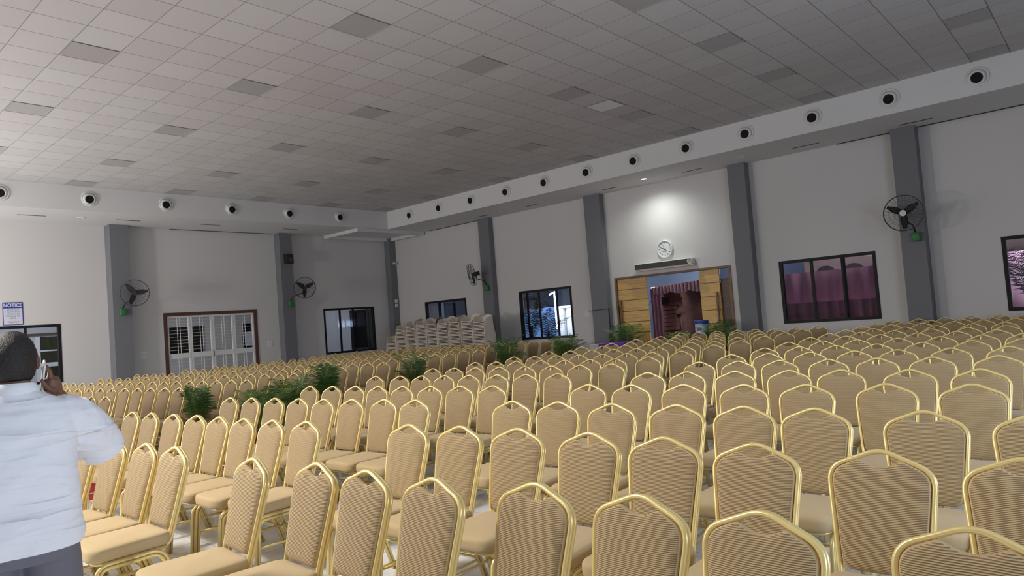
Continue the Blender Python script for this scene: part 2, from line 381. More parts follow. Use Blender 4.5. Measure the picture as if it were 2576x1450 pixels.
# ceiling: unlit panels on a 5 x 4 tile lattice, one clean white tile
def panel(x,y,mat,lab,grp=None,name='ceiling_light_panel',cat='ceiling light'):
    t=thing(name,lab,cat,(x,y,ZC),0,grp); w=.282
    bm=BM(); box(bm,-w,w,-w,w,-.004,.0); obj('diffuser',bm,mat,t)
    bm=BM()
    for a in (-1,1):
        box(bm,min(a*w,a*(w-.015)),max(a*w,a*(w-.015)),-w,w,-.008,0); box(bm,-w+.015,w-.015,min(a*w,a*(w-.015)),max(a*w,a*(w-.015)),-.008,0)
    obj('frame',bm,M['ceilpanel'],t)
for i,x in enumerate((-1.41,-4.34,-7.27,-10.2,-13.13,-16.06,-18.45)):
    for j,y in enumerate((3.26,5.59,7.92,10.24,12.57,14.7)):
        if (i,j) in ((0,0),(0,1),(0,2),(1,0),(1,1)): pass
        panel(x,y,M['ceilpanel'],'unlit square ceiling panel, %s row from clock wall, %s column from notice wall'%(ORD[6-j],ORD[7-i]),'unlit ceiling panels')
panel(-7.27+.0,11.4,M['ceilwhite'],'clean white ceiling tile brighter than its neighbours, towards the clock wall',None,'ceiling_tile','ceiling tile')
# soffit downlights
def downlight(x,y,lit,lab):
    t=thing('downlight',lab,'ceiling light',(x,y,ZS))
    bm=BM(); lathe(bm,[(.095,0),(.095,-.008),(.075,-.012),(.07,-.004)],24,cap=False); fixn(bm); obj('rim',bm,M['white'],t,True)
    bm=BM(); lathe(bm,[(.0005,-.006),(.072,-.006)],24); obj('lens',bm,M['lampwhite'] if lit else M['soffit'],t)
downlight(-9.19,15.99,True,'lit round downlight in the soffit above the entrance door')
downlight(-19.78,5.95,False,'unlit round downlight in the soffit on the notice wall side')
downlight(-6.51,15.93,False,'unlit round downlight in the soffit after the door column')

# ------------------------------------------------------------------ windows and doors
def sliding_window(n,axis,u0,u1,z0,z1,pos,sgn,muls,label,gl='glass',heavy=None):
    """frame parts; axis 'x' on north wall, 'y' on west wall. sgn: direction to the outside"""
    def B(bm,a,b,c,d,p,q):
        p,q=sorted((pos+sgn*p,pos+sgn*q))
        if axis=='x': box(bm,a,b,p,q,c,d)
        else: box(bm,p,q,a,b,c,d)
    bm=BM(); w=.07
    B(bm,u0,u1,z1-w,z1,-.01,.10); B(bm,u0,u1,z0,z0+w,-.01,.10); B(bm,u0,u0+w,z0+w,z1-w,-.01,.10); B(bm,u1-w,u1,z0+w,z1-w,-.01,.10)
    fr=obj('window_%d'%n,bm,M['blackframe']); struct(fr,label,'window')
    for (m,mw,dp) in muls:
        bm=BM(); B(bm,m-mw/2,m+mw/2,z0+w,z1-w,dp,dp+.035); obj('sash_stile',bm,M['blackframe'],fr)
    edges=[u0+w]+[m for m,_,_ in muls]+[u1-w]
    for k in range(len(edges)-1):
        bm=BM(); a,b=edges[k],edges[k+1]; dp=.03+.03*(k%2)
        B(bm,a,b,z0+w,z1-w,dp,dp+.004); obj('pane',bm,M[gl],fr)
    return fr
sliding_window(1,'x',*WIN_B[0],YB,1,[(-18.45,.12,.02),(-17.72,.10,.05)],'black sliding window partly hidden by the stacked plastic chairs')
sliding_window(2,'x',*WIN_B[1],YB,1,[(-14.3,.05,.03),(-13.80,.06,.02),(-13.12,.06,.05)],'black three-pane window showing palms and blue light outside')
sliding_window(3,'x',*WIN_B[2],YB,1,[(-5.44,.07,.02),(-4.75,.09,.05)],'black three-pane window with mauve drapes outside',gl='darkglass')
sliding_window(4,'x',*WIN_B[3],YB,1,[(-1.0,.07,.02),(-.3,.07,.05)],'black window showing bright pink cloth outside')
sliding_window(5,'y',*WIN_A0,XA,-1,[(4.0,.06,.02),(4.93,.06,.05)],'black window under the notice sign')
sliding_window(6,'y',*WIN_A1,XA,-1,[(14.38,.07,.02),(14.97,.08,.05),(15.62,.06,.05)],'black sliding window between the speaker column and room corner',gl='glass')

# barred white double door in a brown frame (west wall)
def door_barred():
    y0,y1,z0,z1=DOOR_A; f=.10
    bm=BM(); box(bm,XA-.15,XA+.02,y0,y0+f,0,z1); box(bm,XA-.15,XA+.02,y1-f,y1,0,z1); box(bm,XA-.15,XA+.02,y0+f,y1-f,z1-f,z1)
    d=obj('door_1',bm,M['brownframe']); struct(d,'white barred four-leaf door in a brown timber frame','door')
    a,b,top=y0+f,y1-f,z1-f
    w=(b-a)/4
    for k in range(4):
        p,q=a+k*w+.003,a+(k+1)*w-.003; s=.055
        bm=BM(); X0,X1=XA-.07,XA-.02
        box(bm,X0,X1,p,p+s,.02,top); box(bm,X0,X1,q-s,q,.02,top); box(bm,X0,X1,p+s,q-s,top-s,top); box(bm,X0,X1,p+s,q-s,.02,.25); box(bm,X0,X1,p+s,q-s,1.15,1.30)
        lf=obj('door_leaf',bm,M['white'],d)
        bm=BM()
        for z in [1.30+.098*i for i in range(1,11)]+[.25+.098*i for i in range(1,9)]: box(bm,XA-.05,XA-.042,p+s,q-s,z-.004,z+.004)
        m=(p+q)/2
        for y in (m-.035,m+.045): box(bm,XA-.054,XA-.038,y-.006,y+.006,.25,top-s)
        obj('bar_grille',bm,M['white'],lf)
        if k in (1,):
            bm=BM(); tube(bm,[(XA-.02,q-.02,1.32),(XA+.03,q-.01,1.28),(XA+.03,q-.01,1.16),(XA-.02,q-.02,1.12)],.01); obj('handle',bm,M['darkmetal'],lf,True)
        if k in (0,1,2,3):
            bm=BM(); box(bm,XA-.02,XA-.008,q-.035,q-.012,2.1,2.19); obj('bolt',bm,M['whitepl'],lf)
door_barred()
# wooden entrance door (north wall)
def door_wood():
    x0,x1,z0,z1=DOOR_B; f=.055
    bm=BM(); box(bm,x0,x0+f,YB-.02,YB+.18,0,z1); box(bm,x1-f-.02,x1,YB-.02,YB+.18,0,z1); box(bm,x0+f,x1-f-.02,YB-.02,YB+.18,z1-f,z1)
    d=obj('door_2',bm,M['doorframe']); struct(d,'golden wooden double entrance door standing open under the clock','door')
    def leaf(a,b,y,rows,top):
        bm=BM(); h=top/rows
        for k in range(rows):
            box(bm,a,b,y,y+.04,k*h+.009,(k+1)*h-.009)
        box(bm,a+.002,b-.002,y+.018,y+.03,.0,top,1)
        return obj('door_leaf',bm,[M['doorwood'],M['doordark']],d)
    l=leaf(-10.85,-9.91,YB+.03,8,2.465)
    bm=BM(); box(bm,-10.775,-10.735,YB-.05,YB-.01,.95,1.87); box(bm,-10.77,-10.74,YB-.012,YB+.03,1.02,1.05); box(bm,-10.77,-10.74,YB-.012,YB+.03,1.76,1.79); obj('handle',bm,M['doorframe'],l)
    r=leaf(-8.31,-7.76,YB+.03,7,2.465)
    bm=BM(); box(bm,-7.85,-7.81,YB-.05,YB-.01,.95,1.86); box(bm,-7.845,-7.815,YB-.012,YB+.03,1.02,1.05); box(bm,-7.845,-7.815,YB-.012,YB+.03,1.75,1.78); obj('handle',bm,M['doorframe'],r)
    bm=BM(); box(bm,-7.76,-7.485,YB+.10,YB+.14,0,2.2); obj('side_panel',bm,M['doordark'],d)
    bm=BM(); box(bm,-7.76,-7.485,YB+.10,YB+.11,2.2,2.465); obj('transom_pane',bm,M['darkglass'],d)
door_wood()

# ------------------------------------------------------------------ things on the walls
# notice sign
def text_bm(body,size,ext=.0008,font=None,align='CENTER',bold=0.):
    cu=bpy.data.curves.new('lettering','FONT'); cu.body=body; cu.size=size; cu.align_x=align; cu.align_y='CENTER'; cu.extrude=ext; cu.offset=bold
    o=bpy.data.objects.new('lettering',cu); COL.objects.link(o)
    bpy.context.view_layer.update()
    dg=bpy.context.evaluated_depsgraph_get(); me=bpy.data.meshes.new_from_object(o.evaluated_get(dg))
    bm=BM(); bm.from_mesh(me); bpy.data.objects.remove(o); bpy.data.meshes.remove(me); bpy.data.curves.remove(cu); return bm
def place_text(bm,origin,ux,uz,xs=1.):
    """x of the text along ux, y along uz"""
    ux=Vector(ux); uz=Vector(uz); nn=ux.cross(uz)
    for v in bm.verts: 
        c=v.co; v.co=Vector(origin)+ux*c.x*xs+uz*c.y+nn*c.z
    return bm
t=thing('notice_sign','blue and white NOTICE sign on the wall above the left window','sign',(XA,4.668,2.37))
cx=.21
bm=rbox(.0,.008,-.215,.215,.0,.575,.012,2); obj('sign_board',bm,M['blue'],t)
bm=BM(); box(bm,.007,.0095,-.198,.198,.016,.425); obj('white_field',bm,M['signwhite'],t)
# text runs along +y when read from inside (looking towards -x, +y is to the right)
def sign_text(body,size,z,bold=0.,mat='ink',xs=1.,nm='lettering'):
    b=place_text(text_bm(body,size,bold=bold),(.0102,0,z),(0,1,0),(0,0,1),xs); obj(nm,b,M[mat],t)
b=place_text(text_bm('NOTICE',.125,bold=.004),(.0085,0,.497),(0,1,0),(0,0,1),.86); obj('heading',b,M['signwhite'],t)
for k,(s,z) in enumerate((('we are NOT',.392),('responsible for',.335),('any personal',.283),('belongings left',.228),('behind.',.175),('Thank You!',.075))):
    sign_text(s,.062,z,mat='ink',xs=.82)
# switch plates
for x0,x1,y0,y1,z0,z1,lab in ((XA,XA+.012,7.62,7.80,1.24,1.45,'white switch plate beside the brown door frame, notice side'),(XA,XA+.012,11.52,11.70,1.26,1.47,'white switch plate between the barred door and loudspeaker column'),):
    bm=rbox(x0,x1,y0,y1,z0,z1,.004); t=obj('switch_plate',bm,M['white']); tag(t,lab,'switch')
    bm=BM()
    for i in range(3): box(bm,x1,x1+.004,y0+.03+.045*i,y0+.06+.045*i,z0+.07,z1-.07)
    obj('rocker',bm,M['whitepl'],t)
bm=rbox(-12.05,-11.88,YB-.012,YB,1.47,1.66,.004); t=obj('switch_plate',bm,M['white']); tag(t,'white switch plate right of the palm-view window','switch')
bm=BM()
for i in range(3): box(bm,-12.02+.045*i,-11.99+.045*i,YB-.016,YB-.012,1.53,1.60)
obj('rocker',bm,M['whitepl'],t)
# wall clock
t=thing('wall_clock','round white wall clock above the entrance door','clock',(-9.21,YB,3.15))
R=.245
bm=BM(); lathe(bm,[(R,0),(R,-.035),(R-.012,-.055),(R-.030,-.052),(R-.034,-.028)],48,axis='y',cap=False); fixn(bm); obj('rim',bm,M['white'],t,True)
bm=BM(); lathe(bm,[(.0005,-.030),(R-.033,-.030),(R-.033,-.012)],48,axis='y'); fixn(bm); obj('dial',bm,M['dial'],t)
bm=BM()
for h in range(1,13):
    a=PI/2-h*PI/6; b=text_bm(str(h),.062,bold=.001)
    place_text(b,(.172*math.cos(a),-.0315,.172*math.sin(a)),(1,0,0),(0,0,1),.9)
    me=bpy.data.meshes.new('n'); b.to_mesh(me); b.free(); bm.from_mesh(me); bpy.data.meshes.remove(me)
obj('numerals',bm,M['black'],t)
def hand(nm,ang,ln,w,y,tail=.04):
    a=math.radians(90-ang); d=Vector((math.cos(a),0,math.sin(a))); s=Vector((-d.z,0,d.x)); bm=BM()
    p=[-d*tail+s*w*.7,-d*tail-s*w*.7,d*ln-s*w*.35,d*ln+s*w*.35]; lo=[bm.verts.new(q+Vector((0,y,0))) for q in p]; hi=[bm.verts.new(q+Vector((0,y-.003,0))) for q in p]
    bridge(bm,lo,hi); bm.faces.new(hi); bm.faces.new(lo[::-1]); fixn(bm); obj(nm,bm,M['black'],t)
hand('hour_hand',297,.105,.016,-.033,.03); hand('minute_hand',297,.16,.010,-.037,.045); hand('second_hand',340,.17,.004,-.041,.06)
bm=BM(); box(bm,-.075,.06,-.0325,-.0305,-.062,-.050); box(bm,-.095,-.085,-.0325,-.0305,-.064,-.052); obj('dial_mark',bm,M['ink'],t)
# air curtain over the door
t=thing('air_curtain','long dark air curtain unit mounted above the wooden door','air curtain',(-9.22,YB,2.62))
bm=rbox(-.89,.86,-.19,0,.03,.20,.03,3); obj('housing',bm,M['whitepl'],t,True)
bm=BM()
box(bm,-.87,.74,-.196,-.186,.045,.185); obj('intake_grille',bm,M['black'],t)
bm=BM()
for i in range(9): box(bm,-.70+.175*i,-.695+.175*i,-.199,-.195,.05,.18)
obj('grille_rib',bm,M['darkmetal'],t)
bm=BM(); lathe(bm,[(.078,-.18),(.078,-.205),(.064,-.208),(.06,-.196)],24,c=(.80,0,.115),axis='y',cap=False); fixn(bm); obj('end_ring',bm,M['whitepl'],t,True)
bm=BM(); lathe(bm,[(.0005,-.2),(.062,-.2)],24,c=(.80,0,.115),axis='y'); obj('end_disc',bm,M['ceilpanel'],t)
bm=BM(); box(bm,-.80,.86,-.15,-.02,.0,.03); obj('outlet_lip',bm,M['cream'],t)
# small loudspeaker
t=thing('loudspeaker','small black loudspeaker high on the grey column','speaker',(XA+.33,12.2,4.12))
bm=rbox(.04,.22,-.13,.13,-.16,.16,.012); obj('cabinet',bm,M['black'],t)
bm=BM(); lathe(bm,[(.0005,.225),(.07,.222),(.085,.226)],20,c=(0,0,-.04),axis='x',cap=False); fixn(bm); obj('cone',bm,M['darkmetal'],t,True)
bm=BM(); box(bm,0,.05,-.03,.03,-.03,.03); obj('bracket',bm,M['black'],t)
# small cameras / boxes on the corner column and door frame
t=thing('security_camera','small white security camera high on the corner column','camera',(XA+.42,YB-.22,4.02))
bm=BM(); tube(bm,[(-.12,.1,.03),(0,0,.03)],.015); obj('arm',bm,M['whitepl'],t,True)
bm=BM(); lathe(bm,[(.03,-.08),(.036,-.06),(.036,.06),(.03,.07)],16,axis='y'); fixn(bm); obj('body',bm,M['whitepl'],t,True)
bm=BM(); lathe(bm,[(.0005,-.085),(.026,-.082)],16,axis='y'); fixn(bm); obj('lens',bm,M['black'],t)
t=thing('cable_box','two small white junction boxes low on the corner column','junction box',(XA+.30,YB-.15,2.42))
for dz in (.0,.17):
    bm=rbox(0,.05,-.06,.06,dz-.06,dz+.06,.008); obj('box_cover',bm,M['whitepl'],t)
t=thing('door_sensor','small white sensor on top of the wooden door frame','sensor',(-10.32,YB-.02,2.52))
bm=rbox(-.07,.07,-.05,0,0,.05,.008); obj('sensor_body',bm,M['whitepl'],t)
bm=BM(); tube(bm,[(.05,-.03,.04),(.06,-.04,.09)],.01); obj('antenna',bm,M['whitepl'],t)

# ------------------------------------------------------------------ wall fans
def wall_fan(base,centre,normal,label,rad=.36,spin=0.,hub='black'):
    """base: point on the column face (green box centre), centre: cage centre, normal: blowing direction"""
    base=Vector(base); c=Vector(centre); n=Vector(normal).normalized()
    t=thing('wall_fan',label,'fan',base,0,'wall fans on the columns')
    q=Vector((0,0,1)); sx=n.cross(q).normalized(); sz=sx.cross(n).normalized()
    o=c-base
    def P(a,r,d): return o+sx*(r*math.cos(a))+sz*(r*math.sin(a))+n*d
    bm=BM()
    for d,rr in ((.07,rad),(-.05,rad)): tube(bm,[P(2*PI*i/40,rr,d) for i in range(40)],.006,6,closed=True)
    tube(bm,[P(2*PI*i/40,rad+.004,.01) for i in range(40)],.008,6,closed=True)
    for rr,d in ((rad*.72,.095),(rad*.45,.11)): tube(bm,[P(2*PI*i/32,rr,d) for i in range(32)],.0025,4,closed=True)
    for i in range(28):
        a=2*PI*i/28
        tube(bm,[P(a,.06,.11),P(a,rad*.6,.10),P(a,rad*.95,.075),P(a,rad,.05)],.0018,4)
        tube(bm,[P(a,.08,-.11),P(a,rad*.7,-.09),P(a,rad,-.05)],.0018,4)
    obj('cage',bm,M['darkmetal'],t,True)
    for k in range(3):
        a=2*PI*k/3+spin; bm=BM(); rows=[]
        for s in range(7):
            r=.05+(rad-.085)*s/6; w=.035+.035*math.sin(PI*min(1,s/6+.15)); rows.append([bm.verts.new(P(a,r,0)+(sx*(-math.sin(a))+sz*math.cos(a))*w*e+n*(.022*e)) for e in (-1,0,1)])
        for i in range(6): bridge(bm,rows[i],rows[i+1],closed=False)
        bmesh.ops.solidify(bm,geom=bm.faces[:],thickness=.004); obj('blade',bm,M['blade'],t,True)
    bm=BM(); R3=[]
    tube(bm,[o+n*.02,o-n*.03],.05,16); obj('hub',bm,M['darkmetal'],t,True)
    bm=BM(); tube(bm,[o+n*.112,o+n*.122],.062,18); obj('cap',bm,M[hub],t)
    bm=BM(); tube(bm,[o-n*.05,o-n*.09,o-n*.22,o-n*.25],.07,16); obj('motor',bm,M['black'],t,True)
    bm=BM(); tube(bm,[o-n*.14,o-n*.14+Vector((0,0,-.16)),Vector((0,0,.10))+(o-n*.14)*.25,Vector((0,0,.05))],.016,8); obj('arm',bm,M['black'],t,True)
    w=Vector((0,0,0))
    bm=rbox(-.07,.07,-.07,.07,-.12,.06,.015,2); obj('control_box',bm,M['green'],t,True)
    return t
wall_fan((XA+.47,7.06,2.60),(XA+.95,7.22,3.05),(1,-.42,-.12),'wall fan with dark cage and green box beside the barred door',.35,.9)
wall_fan((XA+.40,12.2,2.66),(XA+.88,12.47,3.12),(1,-.42,-.12),'wall fan with dark cage and green box below the loudspeaker',.34,.6)
wall_fan((-15.72,YB-.29,2.69),(-15.95,YB-.72,3.12),(-.55,-.75,-.18),'wall fan turned sideways on the column beside the stacked chairs',.36,.3)
wall_fan((-3.13,YB-.43,2.67),(-3.22,YB-.95,3.12),(.12,-1,-.10),'wall fan with pale hub and green box on the last column',.36,2.6,'whitepl')

# ------------------------------------------------------------------ banquet chairs
def round_path(pts,ds,n=6):
    out=[]
    for i,p in enumerate(pts):
        p=Vector(p)
        if i in (0,len(pts)-1) or ds[i]==0: out.append(p); continue
        a=Vector(pts[i-1]); b=Vector(pts[i+1]); d=ds[i]
        s=p+(a-p).normalized()*d; e=p+(b-p).normalized()*d
        for k in range(n+1):
            t=k/n; out.append(s*(1-t)**2+p*2*t*(1-t)+e*t*t)
    return out
BK0,BKS=.195,.26
def back_y(z): return BK0+(z-.47)*BKS
BN=Vector((0,1,-BKS)).normalized()
def frame_bm(n=6,rn=6):
    pts=[(.152,0,.47),(.188,0,.856),(0,0,.932),(-.188,0,.856),(-.152,0,.47)]
    up=[Vector((p.x,back_y(p.z),p.z)) for p in round_path(pts,[0,.058,.05,.058,0],n)]
    low=round_path([(.152,-.15,.398),(.152,.175,.398),(.152,back_y(.47),.47)],[0,.06,0],n-1)[:-1]
    right=low; left=[Vector((-p.x,p.y,p.z)) for p in low][::-1]
    path=right+up+left; bm=BM(); offs=[]
    for i,p in enumerate(path):
        if len(right)<=i<len(right)+len(up): offs.append(BN)
        else:
            a=path[max(0,i-1)]; b=path[min(len(path)-1,i+1)]; t=(b-a); t.x=0; t.normalize()
            if t.z<-.01 or i>=len(right)+len(up): t=-t
            offs.append(Vector((0,t.z,-t.y)) if True else BN)
    for s in (-1,1):
        sweep(bm,[p+o*s*.0088 for p,o in zip(path,offs)],circ(.0098,rn,.0098))
    # seat rail
    rail=round_path([(-.17,.16,.40),(-.18,-.21,.40),(.18,-.21,.40),(.17,.16,.40)],[0,.07,.07,0],n-1)
    tube(bm,rail,.009,5)
    return bm
def cushion_bm(outline,layers,conv,rim=None):
    """outline [(u,v)], layers [(scale,depth)] from back to front, conv(u,v,depth)->point"""
    cu=0; cv=sum(p[1] for p in outline)/len(outline); bm=BM(); rings=[]
    for s,d in layers:
        rings.append([bm.verts.new(conv(cu+(u-cu)*s,cv+(v-cv)*s,d)) for u,v in outline])
    for i in range(len(rings)-1): bridge(bm,rings[i],rings[i+1],mi=1 if rim and i<rim else 0)
    for r,d in ((rings[0],layers[0][1]),(rings[-1],layers[-1][1])):
        c=bm.verts.new(conv(cu,cv,d*1.02)); n=len(r)
        for i in range(n): bm.faces.new((r[i],r[(i+1)%n],c))
    fixn(bm); return bm
def backrest_bm(n=5):
    pts=[(-.141,.484),(.141,.484),(.178,.847),(.080,.891),(0,.856),(-.080,.891),(-.178,.847)]
    pts3=[(p[0],0,p[1]) for p in pts]; pts3=[((0),0,.484)]+pts3[1:]+[pts3[0],(0,0,.484)]
    o=[(p.x,p.z) for p in round_path(pts3,[0,.04,.05,.012,.05,.012,.05,.04,0],n)][:-1]
    # densify the straight runs
    d=[]
    for i in range(len(o)):
        a=o[i]; b=o[(i+1)%len(o)]; d.append(a); ln=math.hypot(b[0]-a[0],b[1]-a[1]); k=int(ln/.06)
        for j in range(1,k+1): d.append((a[0]+(b[0]-a[0])*j/(k+1),a[1]+(b[1]-a[1])*j/(k+1)))
    conv=lambda u,v,q: Vector((u,back_y(v),v))-BN*q
    return cushion_bm(d,[(.5,-.020),(.93,-.017),(.99,-.008),(1,.004),(.995,.014),(.965,.023),(.94,.027),(.85,.032),(.6,.036),(.3,.038)],conv,5)
def seat_bm(n=5):
    pts=[(0,0,.19),(-.178,0,.19),(-.197,0,-.245),(.197,0,-.245),(.178,0,.19),(0,0,.19)]
    o=[(p.x,p.z) for p in round_path(pts,[0,.05,.085,.085,.05,0],n)][:-1]
    d=[]
    for i in range(len(o)):
        a=o[i]; b=o[(i+1)%len(o)]; d.append(a); ln=math.hypot(b[0]-a[0],b[1]-a[1]); k=int(ln/.09)
        for j in range(1,k+1): d.append((a[0]+(b[0]-a[0])*j/(k+1),a[1]+(b[1]-a[1])*j/(k+1)))
    return cushion_bm(d,[(.6,.410),(.955,.410),(.99,.418),(1,.435),(1,.458),(.992,.470),(.965,.478),(.90,.483),(.7,.488),(.35,.490)],lambda u,v,q: Vector((u,v,q)))
def leg_bm(sx,sy,bm=None,rn=6):
    bm=bm or BM()
    if sy<0: pts=[(.196,-.235,.0),(.190,-.205,.385),(.190,-.03,.385)]; ds=[0,.06,0]
    else: pts=[(.194,.265,.0),(.186,.125,.385),(.190,-.03,.385)]; ds=[0,.06,0]
    p=[Vector((q.x*sx,q.y,q.z)) for q in round_path(pts,ds,5)]
    for s in (-1,1):
        q=[]
        for i,v in enumerate(p):
            a=p[max(0,i-1)]; b=p[min(len(p)-1,i+1)]; t=b-a; t.x=0; t.normalize(); q.append(v+Vector((0,t.z,-t.y))*s*.0105)
        sweep(bm,q,circ(.0108,rn))
    return bm
def stretcher_bm(bm=None):
    bm=bm or BM()
    for s in (-1,1): tube(bm,[(s*.192,-.218,.20),(s*.188,.19,.20)],.008,6)
    tube(bm,[(-.186,.175,.215),(.186,.175,.215)],.008,6)
    return bm
def me_of(bm,name,mat,smooth=True):
    o=obj(name,bm,mat,None,smooth); me=o.data; bpy.data.objects.remove(o); return me
CH={}
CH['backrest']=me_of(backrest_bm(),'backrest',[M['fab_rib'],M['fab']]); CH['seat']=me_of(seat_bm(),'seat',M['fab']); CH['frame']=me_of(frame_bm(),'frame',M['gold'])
for k,(a,b) in enumerate(((1,-1),(-1,-1),(1,1),(-1,1))): CH['leg%d'%k]=me_of(leg_bm(a,b),'leg',M['gold'])
CH['stretcher']=me_of(stretcher_bm(),'stretcher',M['gold'])
bm=BM()
for a in (1,-1):
    for b in (1,-1): leg_bm(a,b,bm,5)
stretcher_bm(bm); CH['leg_frame']=me_of(bm,'leg_frame',M['gold'])
APY=back_y(.93)
def chair(x,y,yaw,label,group,full):
    ox=x+math.sin(yaw)*APY; oy=y-math.cos(yaw)*APY
    t=thing('banquet_chair',label,'chair',(ox,oy,0),yaw,group)
    parts=[('backrest','backrest'),('seat','seat'),('frame','frame')]
    parts+= [('leg','leg%d'%k) for k in range(4)]+[('stretcher','stretcher')] if full else [('leg_frame','leg_frame')]
    for nm,k in parts:
        o=bpy.data.objects.new(nm,CH[k]); COL.objects.link(o); o.parent=t
    return t
